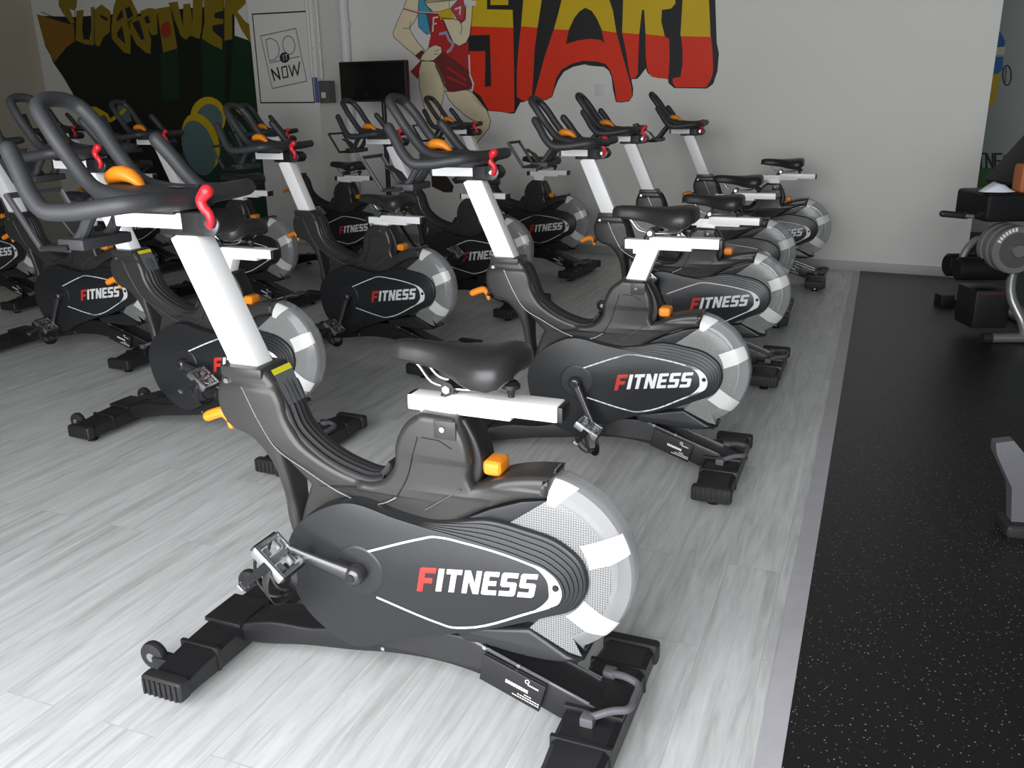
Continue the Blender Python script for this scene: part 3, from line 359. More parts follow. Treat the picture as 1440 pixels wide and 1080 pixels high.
def stab(x0, x1, front):
    b = MB(); xc = (x0+x1)/2; w = abs(x1-x0)
    prof = [(-.262,.074),(-.20,.083),(-.13,.090),(-.06,.094),(.06,.094),(.13,.090),(.20,.083),(.262,.074)]
    secs = []
    for y, zt in prof:
        ww = w*(.94 if abs(y) > .14 else 1.0)
        x_, X = xc-ww/2, xc+ww/2; zb = .030; r = .012
        secs.append([(x_,y,zb),(X,y,zb),(X,y,zt-r),(X-r,y,zt),(x_+r,y,zt),(x_,y,zt-r)])
    b.loft(secs, BLACK)
    b.box((xc,0,.098), (w*1.02,.12,.012), BLACK, .003)
    for y in (-.142,.142): b.box((xc,y,.060), (w+.006,.012,.064), BLACK, .003)
    return b.mesh('stabilizer', 30)
ME['front_stabilizer'] = stab(.385,.492, True)
ME['rear_stabilizer'] = stab(-.595,-.468, False)
def cap_mesh(w):
    b = MB()
    b.box((0,.016,.0), (w+.010,.038,.054), RUBBER, .012, seg=3)
    for k in range(7): b.box((-w/2+w*(k+.5)/7, .0365, 0), (.006,.006,.040), RUBBER, .002)
    return b.mesh('end_cap')
ME['front_cap'] = cap_mesh(.107); ME['rear_cap'] = cap_mesh(.127)
b = MB(); b.lathe([(.0,0),(.020,0),(.021,.006),(.013,.010),(.006,.012),(.006,.034)], BLACK, axis='z', n=16)
b.cyl((0,0,.011),(0,0,.016), .011, STEEL, n=6)
ME['leveling_foot'] = b.mesh('leveling_foot')
b = MB()
b.lathe([(.006,-.013),(.024,-.013),(.034,-.010),(.036,-.004),(.036,.004),(.034,.010),(.024,.013),(.006,.013)], RUBBER, n=24)
b.lathe([(0,.0145),(.012,.0145),(.013,.010)], STEEL, n=14); b.lathe([(0,-.0145),(.012,-.0145),(.013,-.010)], STEEL, n=14)
b.box((-.030,.0,-.004), (.050,.034,.020), BLACK, .004)
ME['transport_wheel'] = b.mesh('transport_wheel')
b = MB()
p = smooth3([(-.528,.082,.103),(-.575,.060,.118),(-.602,.045,.118),(-.607,0,.117),(-.602,-.045,.118),(-.575,-.060,.118),(-.528,-.082,.103)], 5)
b.tube(p, .0085, HANDLE, n=10)
for s in (-1,1): b.box((-.528,.084*s,.100), (.030,.030,.026), HANDLE, .006)
ME['carry_handle'] = b.mesh('carry_handle')
# name plate hung on the beam's left side, with its small white print
b = MB()
pts = [(-.284,.186),(-.428,.138),(-.410,.071),(-.270,.120)]
b.addmesh(plate([pts], .049, .064, .003), BLACK)
ME['nameplate'] = b.mesh('nameplate')
b = MB(); dx, dz = -.949, -.316
def np_(a, c, w, h):
    o = Vector((-.284,.186)); u = Vector((dx,dz)); v = Vector((.14,-.985)).normalized()
    q = [o+u*a+v*c, o+u*(a+w)+v*c, o+u*(a+w)+v*(c+h), o+u*a+v*(c+h)]
    b.poly([(t.x,.0646,t.y) for t in q], LETTER)
for k in range(9): np_(.058+k*.0062,.030,.0048,.0085)
b.lathe([(.0035,0),(.0055,0)], LETTER, c=(-.385,.0647,.143), n=12)
for k in range(6): np_(.110+k*.0045,.014,.0032,.004)
for r_, n_ in ((0,3),(1,9),(2,11)):
    for k in range(n_): np_(.137-k*.0060-(.02 if r_ == 0 else 0),.044+r_*.0062,.0046,.0026)
ME['plate_print'] = b.mesh('plate_print')

# --- moulded shroud: neck, spine, saddle tower, front strut and rear fairing in one outline, with its triangular opening
shroud = [(.366,.748,1),(.352,.772,1),(.248,.776,1),(.222,.748),(.204,.714),(.192,.666),(.160,.617),(.109,.580),(.042,.553),(-.010,.545),(-.045,.558),(-.073,.592),(-.081,.646),(-.105,.693),(-.144,.724,1),(-.222,.722,1),(-.248,.672),(-.256,.625),(-.252,.588),(-.258,.572,1),(-.322,.601),(-.387,.616),(-.436,.621,1),(-.425,.572,1),(-.369,.561),(-.304,.534),(-.215,.480,1),(-.25,.28,1),(-.10,.19),(.04,.16),(.12,.185),(.17,.25),(.205,.33),(.226,.40),(.233,.49),(.249,.556),(.290,.608),(.350,.632),(.374,.668),(.378,.705)]
hole = [(.214,.576,1),(.150,.512,1),(.180,.445),(.194,.40,1),(.203,.46),(.207,.52)]
me = plate([smooth_loop(shroud, 5), smooth_loop(hole, 4)], -.052, .052, .016, 3)
for v in me.vertices:
    x, y, z = v.co
    k = 1.0
    if x > .02 and z < .60: k = max(.62, 1-(.60-z)*2.6)          # the front strut is slimmer than the spine
    if x < -.15 and z < .62 and x > -.30: k = .92
    if z > .735: k *= .88
    v.co.y = y*k
ME['frame_shroud'] = pm('frame_shroud', (me, SHROUD), sharp=40)
b = MB()
b.addmesh(plate([smooth_loop([(-.200,.716,1),(-.236,.712,1),(-.262,.665),(-.274,.620),(-.270,.585),(-.262,.568,1),(-.225,.556,1),(-.232,.60),(-.228,.650),(-.215,.690)], 4)], -.046, .022, .008), BLACK)
ME['tower_back'] = b.mesh('tower_back')
# raised seam lines and the saddle-tower side panel
b = MB()
for s in (-1,1):
    q = smooth_loop([(.300,.735),(.262,.655),(.226,.600),(.15,.556),(.042,.507),(-.009,.497),(-.050,.506),(-.082,.525)], 5, closed=False)
    b.tube([(x, s*.0525, z) for x, z in q], .0015, STEEL if s > 0 else BLACK, n=6)
    q = smooth_loop([(-.082,.525),(-.110,.575),(-.128,.635),(-.140,.672)], 5, closed=False)
    b.tube([(x, s*.0525, z) for x, z in q], .0015, BLACK, n=6)
    b.tube([(x, s*.0525, z) for x, z in [(-.150,.672),(-.190,.670),(-.218,.655)]], .0014, BLACK, n=6)
    b.box((-.205,s*.0515,.695), (.050,.006,.040), SHROUD, .002)
    b.lathe([(0,.003),(.006,.003),(.0075,0)], CHROME, c=(-.200,s*.0545 if s > 0 else -.0575,.697), n=12)
    b.tube([(-.150,s*.0525,.506),(-.235,s*.0525,.566)], .0014, HANDLE, n=6)
ME['seam_trim'] = b.mesh('seam_trim')
# ribbed pad along the spine
b = MB()
path = smooth_loop([(.236,.764),(.214,.728),(.198,.690),(.178,.640),(.140,.603),(.095,.576),(.042,.557),(-.010,.549),(-.042,.559),(-.068,.592)], 6, closed=False)
ys = [i/24*2-1 for i in range(25)]
secs = []
for i, (x, z) in enumerate(path):
    a = Vector(path[max(i-1,0)]); c = Vector(path[min(i+1,len(path)-1)]); t = (c-a).normalized(); n = Vector((-t.y, t.x))
    if n.y < 0 and abs(n.y) > abs(n.x): n = -n
    if n.x > 0 and abs(n.x) > abs(n.y) and z > .6: n = -n if x > .1 else n
    e = min(1, i/3, (len(path)-1-i)/3)
    top = []
    for y in ys:
        h = .0065*e + .0028*e*(math.cos(y*math.pi*5)) - .006*y*y
        top.append((x+n.x*h, y*.0385, z+n.y*h))
    bot = [(x-n.x*.012, y*.0385, z-n.y*.012) for y in (1, -1)]
    secs.append(top+bot)
b.loft(secs, RUBBER)
ME['spine_pad'] = b.mesh('spine_pad', 50)
# stickers behind the post: hatched panel and yellow strip
b = MB()
def onback(x, z, y, h=.011): return (x-.0*h, y, z)
b.poly([(.2290,.034,.7745),(.2290,-.034,.7745),(.222,-.034,.7625),(.222,.034,.7625)], YELLOW)
b.poly([(.2215,.034,.7615),(.2215,-.034,.7615),(.192,-.030,.695),(.192,.030,.695)], GRILLE)
ME['warning_sticker'] = b.mesh('warning_sticker')

# --- chain cover with stepped ridges round its rear, logo line and lettering
outer = [(.198,.373),(.163,.432),(.102,.478),(.030,.506),(-.096,.489),(-.161,.484),(-.218,.494),(-.297,.511),(-.375,.504),(-.459,.484),(-.504,.447),(-.516,.400),(-.496,.347),(-.42,.303),(-.29,.249),(-.221,.231),(-.078,.184),(.041,.139),(.106,.165),(.167,.216),(.198,.294)]
inner = [(.1965,.373),(.162,.4308),(.1015,.4766),(.030,.5045),(-.096,.4875),(-.161,.479),(-.218,.474),(-.297,.465),(-.375,.453),(-.440,.433),(-.468,.409),(-.475,.384),(-.458,.350),(-.40,.321),(-.29,.258),(-.221,.2335),(-.078,.1855),(.041,.1405),(.1052,.1662),(.1658,.2168),(.1965,.2943)]
b = MB()
b.addmesh(plate([smooth_loop(outer, 6)], -.020, .060, .008, 3), COVER)
for k in range(1, 6):
    t = k/5
    lp = [((1-t)*o[0]+t*i[0], (1-t)*o[1]+t*i[1]) for o, i in zip(outer, inner)]
    b.addmesh(plate([smooth_loop(lp, 6)], .050, .0595+.0042*k, .0020, 1), COVER)
b.lathe([(.062,.0),(.060,.0015),(.056,.002),(.0,.002)], COVER, c=(.009,.0805,.342), n=36)
ME['chain_cover'] = b.mesh('chain_cover', 30)
b = MB()
b.addmesh(plate([smooth_loop([(x, z) for x, z in outer], 6)], -.072, .0, .010, 3), COVER)
b.lathe([(.0,-.004),(.05,-.004),(.055,0)], BLACK, c=(.009,-.072,.342), n=28)
ME['right_cover'] = b.mesh('right_cover', 30)
YL = .0812
b = MB()
up = smooth_loop([(-.011,.393,1),(-.150,.451),(-.178,.461),(-.205,.4635),(-.25,.461),(-.392,.441),(-.430,.431)], 6, closed=False)
lo = smooth_loop([(-.030,.281,1),(-.190,.244),(-.215,.2405),(-.245,.245),(-.405,.332),(-.438,.352)], 6, closed=False)
lo = smooth_loop([(-.034,.284,1),(-.185,.253),(-.213,.2495),(-.245,.255),(-.40,.327),(-.440,.348)], 6, closed=False)
for ln in (up, lo):
    for q in ribbon(ln, .0048): b.poly([(x, YL, z) for x, z in q], LETTER)
oc = smooth_loop([(-.392,.4435,1),(-.434,.4325),(-.460,.411),(-.4685,.385),(-.462,.362),(-.440,.3465),(-.405,.327,1)], 6, closed=False)
ic = smooth_loop([(-.392,.4400,1),(-.420,.4285),(-.437,.408),(-.441,.385),(-.441,.372),(-.430,.354),(-.405,.3305,1)], 6, closed=False)
for (a, c), (a2, c2) in zip(zip(oc, ic), list(zip(oc, ic))[1:]):
    b.poly([(a[0],YL,a[1]),(a2[0],YL,a2[1]),(c2[0],YL,c2[1]),(c[0],YL,c[1])], LETTER)
ME['logo_outline'] = b.mesh('logo_outline')
b = MB(); b.lathe([(0,.004),(.006,.004),(.0075,0)], BLACK, c=(-.4555,.0812,.396), n=14)
ME['cover_bolt'] = b.mesh('cover_bolt')
GLY = {'F':[(0,0),(.23,0),(.23,.36),(.55,.36),(.55,.58),(.23,.58),(.23,.78),(.64,.78),(.64,1),(.06,1),(0,.94)],
 'I':[(0,0),(.24,0),(.24,1),(0,1)],
 'T':[(.2,0),(.43,0),(.43,.79),(.64,.79),(.64,1),(0,1),(0,.79),(.2,.79)],
 'N':[(0,0),(.21,0),(.21,.56),(.46,0),(.69,0),(.69,1),(.48,1),(.48,.44),(.23,1),(0,1)],
 'E':[(.05,0),(.6,0),(.6,.2),(.23,.2),(.23,.4),(.54,.4),(.54,.6),(.23,.6),(.23,.8),(.6,.8),(.6,1),(.05,1),(0,.95),(0,.05)],
 'S':[(0,0),(.56,0),(.64,.08),(.64,.53),(.57,.6),(.23,.6),(.23,.79),(.64,.79),(.64,1),(.07,1),(0,.93),(0,.46),(.07,.39),(.41,.39),(.41,.21),(0,.21)]}
def letters(txt, start):
    u = Vector((-.990,.139))*.0575; v = Vector((-.19,.982))*.0575; o = Vector((-.136,.3255)); x = start; out = []
    for ch in txt:
        g = GLY[ch]; k = 1.08 if ch == 'F' else 1
        out.append([tuple(o+u*(x+px*k)+v*(pz*k-(.06 if ch == 'F' else 0))) for px, pz in g])
        x += max(p[0] for p in g)*k+.105
    return out, x
red, x1 = letters('F', 0); wht, _ = letters('ITNESS', x1)
ME['logo_letter'] = pm('logo_letter', *[(plate([l], .0795,.0818,.0004,1), REDLET) for l in red])
ME['logo_lettering'] = pm('logo_lettering', *[(plate([l], .0795,.0818,.0004,1), LETTER) for l in wht])

# --- flywheel and its clear cover
FC = (-.400,0,.412)
b = MB()
b.lathe([(.02,.030),(.05,.030),(.06,.022),(.14,.022),(.168,.020),(.171,.016),(.171,-.016),(.168,-.020),(.14,-.022),(.06,-.022),(.05,-.030),(.02,-.030)], WHEEL, c=FC, n=48)
ME['flywheel'] = b.mesh('flywheel')
A0, A1 = 100, 241
def fly(r, a, y): a = math.radians(a); return (FC[0]+r*math.cos(a), y, FC[2]+r*math.sin(a))
def cover_face(s):
    arc = [fly(.163, A0+(A1-A0)*k/30, s*.047)[::2] for k in range(31)]
    inn = [(-.502,.224),(-.474,.227),(-.385,.267),(-.42,.31),(-.49,.36),(-.505,.40),(-.49,.44),(-.45,.468),(-.34,.505)]
    return plate([arc+inn], s*.0445 if s < 0 else .0445, s*.0475 if s < 0 else .0475, .001, 1)
b = MB()
ME['panels'] = [pm('perforated_panel', (cover_face(s), MESHC), sharp=30) for s in (1,-1)]
b2 = MB()
b2.lathe([(.163,.0475),(.168,.0475),(.180,.041),(.199,.030),(.2035,.022),(.205,.012),(.205,-.012),(.2035,-.022),(.199,-.030),(.180,-.041),(.168,-.0475),(.163,-.0475)], CLEAR, c=FC, n=44, a0=A0, a1=A1)
# pointed tips at the two ends of the rim
for a, e in ((A0,-1),(A1,1)):
    b2.loft([[fly(.165,a,.046), fly(.205,a,.02), fly(.205,a,-.02), fly(.165,a,-.046)],
             [fly(.168,a+e*2.0,.044), fly(.219,a+e*1.5,.016), fly(.219,a+e*1.5,-.016), fly(.168,a+e*2.0,-.044)]], CLEAR)
for a in (A0-1.0, A1+1.0):
    b2.cyl(fly(.211,a,.021), fly(.211,a,-.021), .0045, BLACK, n=10)
ME['flywheel_cover'] = b2.mesh('flywheel_cover', 30)
def stripe(a0, a1, ra, b0, b1, s):
    b = MB(); pr = [(ra,.0485),(.166,.0485),(.1805,.0420),(.1995,.0310),(.2035,.0235)]; cols = []
    for k in range(9):
        t = k/8; col = []
        for r, y in pr:
            q = (r-ra)/(.2035-ra); a = (b0+(b1-b0)*t)*(1-q)+(a0+(a1-a0)*t)*q
            col.append(fly(r, a, s*y))
        cols.append(col)
    for A, B in zip(cols, cols[1:]):
        for j in range(len(pr)-1): b.poly([A[j], A[j+1], B[j+1], B[j]], STRIPE, True)
    return b.mesh('cover_stripe', 40)
ME['stripes'] = [stripe(*q, s) for s in (1,-1) for q in ((150,163,.118,144,170),(210,223,.118,207,236),(A0-1.8,115,.152,A0-.5,106))]
b = MB()
b.addmesh(plate([smooth_loop([(-.20,.232,1),(-.285,.246),(-.385,.266,1),(-.470,.221,1),(-.506,.213,1),(-.46,.200),(-.378,.194),(-.29,.200),(-.22,.205)], 4)], -.05, .052, .010, 2), COVER)
ME['lower_fairing'] = b.mesh('lower_fairing', 35)
b = MB()      # dark recess between fairing and ridges
b.addmesh(plate([[(-.19,.47),(-.30,.53),(-.369,.558),(-.425,.570),(-.345,.506),(-.30,.508),(-.22,.488)]], -.044, .046, .003), COVER)
ME['fairing_web'] = b.mesh('fairing_web')

# --- posts
def bar_between(a, c, w, d, m, bev=.006, wdir=None):
    a, c = Vector(a), Vector(c); t = (c-a).normalized(); y = Vector((0,1,0)); x = y.cross(t).normalized()
    M = Matrix((x, y, t)).transposed().to_4x4()
    b = MB(); b.box((a+c)/2, (w, d, (c-a).length), m, bev, M); return b
HT = Vector((.410,.912)).normalized()          # handlebar post leans forward
def hp(t, y=0, o=0): return (.304+HT.x*t+HT.y*o, y, .770+HT.y*t-HT.x*o)
b = bar_between(hp(-.10), hp(.318), .072, .056, WHITE, .005)
ME['handlebar_post'] = b.mesh('handlebar_post')
b = MB()
b.box((.301,0,.766), (.112,.100,.024), SHROUD, .006)
b.lathe([(0,.003),(.0065,.003),(.008,0)], CHROME, c=(.345,.0465,.742), n=12)
ME['post_collar'] = b.mesh('post_collar')
ST = Vector((-.36,.93)).normalized()
def sp_(t, y=0): return (-.187+ST.x*t, y, .715+ST.y*t)
b = bar_between(sp_(-.12), sp_(.050), .068, .050, WHITE, .005); ME['saddle_post'] = b.mesh('saddle_post')

# --- handlebar group
b = MB()
b.box((.497,0,1.084), (.205,.052,.036), WHITE, .004)
b.box((.605,0,1.084), (.014,.048,.032), BLACK, .004)
ME['handlebar_slide'] = b.mesh('handlebar_slide')
b = MB()
b.addmesh(plate([smooth_loop([(.47,.062,1),(.47,.066,1),(.40,.068),(.33,.070,1),(.33,.052,1),(.47,.055,1)],2)], -.02,.02,.002), BLACK) if False else None
b.addmesh(plate([smooth_loop([(.425,1.058,1),(.425,1.106,1),(.365,1.108),(.335,1.104),(.319,1.084),(.332,1.060),(.365,1.054)], 5)], -.036, .036, .006, 2), BLACK)
b.box((.43,0,1.060), (.12,.064,.014), BLACK, .004)
for s in (-1,1): b.lathe([(0,.004),(.007,.004),(.009,0)], CHROME, c=(.350,.036*s if s > 0 else -.040,1.083), n=14)
b.lathe([(0,.001),(.026,.001),(.028,0)], DARKMETAL, c=(.350,.0355,1.083), n=24)
ME['slide_clamp'] = b.mesh('slide_clamp')
b = MB()
lv = smooth3([(.338,.043,1.080),(.331,.046,1.094),(.334,.048,1.108),(.345,.049,1.120),(.349,.049,1.134),(.340,.048,1.146),(.333,.047,1.153)], 5)
b.tube(lv, [.0085+.0065*(i/(len(lv)-1))**1.5 for i in range(len(lv))], RED, n=12, round_end=True)
ME['adjusting_lever'] = b.mesh('adjusting_lever')
b = MB(); R_ = .0185
for s in (1,-1):
    side = smooth3([(.372,.0,1.136),(.368,s*.09,1.138),(.374,s*.160,1.140),(.395,s*.194,1.139),(.44,s*.210,1.133),(.52,s*.228,1.124),(.570,s*.236,1.128),(.603,s*.232,1.156),(.640,s*.220,1.208),(.668,s*.210,1.245)], 5)
    b.tube(side, R_, FOAM, n=14, round_end=True)
    leg = smooth3([(.44,s*.085,1.134),(.53,s*.078,1.140),(.600,s*.072,1.158),(.655,s*.070,1.215),(.715,s*.068,1.295),(.744,s*.055,1.329),(.754,s*.025,1.342),(.756,0,1.344)], 5)
    b.tube(leg, [R_*.95]*len(leg), FOAM, n=14)
    br = smooth3([(.50,s*.225,1.128),(.47,s*.14,1.128),(.46,s*.05,1.126)], 4)
    b.tube(br, .016, FOAM, n=12)
ME['handlebar'] = b.mesh('handlebar', 60)
b = MB()
secs = []
for x, w, z0, z1 in ((.366,.050,1.112,1.138),(.40,.085,1.106,1.150),(.47,.090,1.104,1.156),(.54,.082,1.104,1.158),(.60,.070,1.108,1.160),(.640,.045,1.122,1.156)):
    secs.append([(x, w*math.cos(a)*(abs(math.cos(a))**-.35 if abs(math.cos(a)) > .05 else 1), (z0+z1)/2+(z1-z0)/2*math.sin(a)) for a in [2*math.pi*k/20 for k in range(20)]])
b.loft(secs, FOAM)
b.box((.50,0,1.108), (.16,.070,.020), BLACK, .004)
ME['console'] = b.mesh('console', 50)
b = MB(); b.poly([(.418,.012,1.1545),(.452,.012,1.1575),(.446,-.012,1.1575),(.414,-.012,1.1545)], GRILLE); ME['console_sticker'] = b.mesh('console_sticker')
b = MB()
secs = []
for x, w, z0, z1 in ((.526,.006,1.150,1.160),(.537,.014,1.152,1.176),(.556,.020,1.160,1.192),(.578,.023,1.163,1.199),(.602,.023,1.160,1.198),(.620,.019,1.156,1.189),(.629,.008,1.160,1.176)):
    secs.append([(x, w*math.cos(a), (z0+z1)/2+(z1-z0)/2*math.sin(a)) for a in [2*math.pi*k/16 for k in range(16)]])
b.loft(secs, ORANGE)
ME['brake_lever'] = b.mesh('brake_lever', 60)
# tablet cradle in front of the bar
b = MB()
for s in (-.045,.045): b.tube(smooth3([(.62,s,1.125),(.655,s,1.085),(.685,s,1.045),(.700,s,1.032)],4), .014, FOAM, n=10)
b.box((.695,0,1.026), (.080,.150,.026), FOAM, .007)
def tilt(x, y, t): return (x+.078*t/.115, y, 1.020+t)
fr = [tilt(.790,-.075,-.006), tilt(.790,-.075,.112), tilt(.790,.075,.112), tilt(.790,.075,-.006)]
b.tube(smooth3(fr, 1, closed=True), .0085, FOAM, n=8, closed=True)
b.tube([fr[0],(.70,-.075,1.02)], .007, BLACK, n=8); b.tube([fr[3],(.70,.075,1.02)], .007, BLACK, n=8)
secs = [[(x,-.03,z),(x+.008,-.03,z+.003),(x+.008,.03,z+.003),(x,.03,z)] for x, z in ((.715,1.030),(.735,1.05),(.755,1.075),(.782,1.088),(.790,1.096))]
b.loft(secs, FOAM)
b.box((.745,0,1.012), (.10,.150,.008), BLACK, .003)
ME['tablet_holder'] = b.mesh('tablet_holder')

# --- saddle group
b = MB()
b.box((-.232,0,.766), (.234,.042,.034), WHITE, .004)
b.box((-.184,0,.748), (.078,.046,.030), WHITE, .004)
ME['slide_rail'] = b.mesh('slide_rail')
b = MB()
b.box((-.322,0,.7775), (.240,.052,.035), WHITE, .004)
ME['saddle_slide'] = b.mesh('saddle_slide')
ME['slide_caps'] = [MB().box((x,0,z), (.012,w*.96,.033), BLACK, .004).mesh('slide_cap') for x, w, z in ((-.1115,.042,.767),(-.447,.052,.7765))]
b = MB()
secs = []
ST_ = ((-.066,.012,.868,.884),(-.075,.022,.858,.893),(-.10,.028,.852,.897),(-.14,.031,.848,.897),(-.18,.037,.843,.895),(-.215,.052,.835,.894),(-.25,.077,.824,.895),(-.285,.097,.818,.898),(-.32,.104,.818,.902),(-.342,.098,.826,.902),(-.356,.078,.845,.897),(-.361,.05,.86,.888))
for x, w, zb, zt in ST_:
    ring = []
    for k in range(24):
        a = 2*math.pi*k/24; c, s_ = math.cos(a), math.sin(a)
        yy = w*math.copysign(abs(c)**.75, c)
        if s_ >= 0: zz = (zt-.012*(abs(c)**2.2)*min(1,w/.06)) - (1-abs(s_)**.55)*.030
        else: zz = zt-.030-(1-0)*(zt-.030-zb)*(abs(c)**.6 if w > .045 else 1)*abs(s_)**.5*(1.0 if w > .045 else 1)
        if s_ < 0 and w > .045: zz = zt-.034-(zt-.034-zb)*(abs(s_)**.35)*(.55+.45*abs(c))
        ring.append((x, yy, zz))
    secs.append(ring)
b.loft(secs, VINYL)
ME['saddle'] = b.mesh('saddle', 60)
b = MB()
for s in (-1,1):
    b.tube(smooth3([(-.105,s*.010,.862),(-.13,s*.014,.850),(-.165,s*.018,.815),(-.20,s*.021,.808),(-.26,s*.022,.808),(-.31,s*.035,.820),(-.335,s*.045,.845)], 5), .0030, STEEL, n=8)
ME['saddle_rail'] = b.mesh('saddle_rail')
b = MB()
b.cyl((-.207,-.034,.808),(-.207,.034,.808), .015, BLACK, n=16)
for s in (-1,1): b.cyl((-.207,s*.034,.808),(-.207,s*.040,.808), .009, STEEL, n=6)
b.tube(smooth3([(-.207,.0,.80),(-.192,0,.79),(-.186,.0,.775)],4), .012, BLACK, n=10)
b.box((-.207,0,.797), (.026,.040,.016), DARKMETAL, .003)
ME['seat_clamp'] = b.mesh('seat_clamp')
b = MB()
b.cyl((-.335,0,.79),(-.335,0,.812), .007, BLACK, n=10)
b.lathe([(0,.034),(.012,.033),(.019,.026),(.019,.018),(.010,.014),(.006,0)], BLACK, c=(-.335,0,.797), axis='z', n=14)
ME['slide_knob'] = b.mesh('slide_knob')
# orange pop-pin behind the saddle tower, and the tension lever in front of the neck
b = MB()
b.cyl((-.25,0,.612),(-.276,0,.612), .010, BLACK, n=12)
b.box((-.296,0,.612), (.042,.058,.034), ORANGE, .013, seg=3)
ME['pop_pin_knob'] = b.mesh('pop_pin_knob')
b = MB()
b.tube([(.355,0,.655),(.382,0,.634),(.390,0,.624)], .009, BLACK, n=10)
b.tube(smooth3([(.386,0,.612),(.392,0,.630),(.404,0,.643),(.428,0,.638),(.452,0,.628)],4), [.008]*4+[.009,.010,.011,.012]+[.013]*9, ORANGE, n=10, round_end=True)
ME['tension_lever'] = b.mesh('tension_lever')

# --- cranks and pedals (built along +x from the axle; turned per bike)
def crank_mesh(s):
    b = MB(); y0 = s*.098
    b.lathe([(0,s*.018),(.013,s*.018),(.021,s*.012),(.024,0),(.022,-s*.014)], DARKMETAL, c=(0,y0,0), n=22)
    b.lathe([(0,s*.020),(.009,s*.020),(.011,s*.016)], BLACK, c=(0,y0,0), n=14)
    secs = []
    for x, w, h in ((.0,.011,.019),(.03,.010,.017),(.08,.0085,.014),(.13,.008,.013),(.16,.009,.015),(.172,.008,.012)):
        y = y0+s*(.004+.018*(x/.17))
        secs.append([(x, y+w*math.cos(a), h*math.sin(a)) for a in [2*math.pi*k/14 for k in range(14)]])
    b.loft(secs, DARKMETAL)
    b.cyl((.162,y0+s*.01,0),(.162,y0+s*.040,0), .0085, STEEL, n=12)
    return b.mesh('crank_arm', 50)
ME['crank_L'] = crank_mesh(1); ME['crank_R'] = crank_mesh(-1)
def pedal_mesh(s):
    b = MB()
    b.cyl((0,-s*.030,0),(0,s*.044,0), .009, STEEL, n=12)
    for x in (-.042,.042):
        b.box((x,s*.008,0), (.010,.082,.024), STEEL, .003)
    for y in (-.030,.046): b.box((0,s*y,0), (.092,.009,.026), STEEL, .004)
    b.box((0,s*.008,0), (.014,.070,.018), STEEL, .003)
    for x in (-.022,.022):
        for y in (-.012,.026): b.box((x,s*y,.0), (.020,.010,.020), STEEL, .003)
    for x in (-.048,.048): b.box((x,s*.008,0), (.006,.076,.016), BLACK, .002)
    return b.mesh('pedal')
def clip_mesh(s):
    """wire toe cage and strap hanging under the pedal; laid out upright, then turned into the tilted pedal's axes"""
    b = MB(); T = math.radians(38); C_, S_ = math.cos(T), math.sin(T)
    def L_(x, y, z): return (x*C_+z*S_, s*y, -x*S_+z*C_)
    for y in (-.016,.030):
        b.tube(smooth3([L_(.036,y,.020),L_(.046,y,-.020),L_(.040,y*.9,-.066),L_(.012,y*.7+.004,-.090),L_(-.020,y*.6+.006,-.084)],4), .0038, BLACK, n=8)
    b.tube(smooth3([L_(-.020,-.004,-.084),L_(-.026,.008,-.083),L_(-.020,.022,-.084)],3), .0036, BLACK, n=8)
    st = smooth3([L_(-.006,.052,-.004),L_(-.004,.062,-.040),L_(-.010,.048,-.086),L_(-.016,.008,-.098),L_(-.010,-.030,-.086),L_(-.004,-.042,-.040),L_(-.006,-.036,-.004)],4)
    b.loft([[(p.x-.009,p.y,p.z-.001),(p.x+.009,p.y,p.z-.001),(p.x+.009,p.y,p.z+.0015),(p.x-.009,p.y,p.z+.0015)] for p in st], RUBBER)
    b.loft([[(-.012,s*.050,-.004),(.010,s*.050,-.004),(.010,s*.050,.004),(-.012,s*.050,.004)],[(-.010,s*.080,-.016),(.008,s*.080,-.016),(.008,s*.080,-.010),(-.010,s*.080,-.010)],[(-.006,s*.110,-.030),(.008,s*.110,-.030),(.008,s*.110,-.025),(-.006,s*.110,-.025)]], RUBBER)
    b.box((.001,s*.112,-.029), (.018,.012,.008), STEEL, .002)
    return b.mesh('toe_clip')
for s, n in ((1,'L'),(-1,'R')): ME['pedal_'+n] = pedal_mesh(s); ME['clip_'+n] = clip_mesh(s)

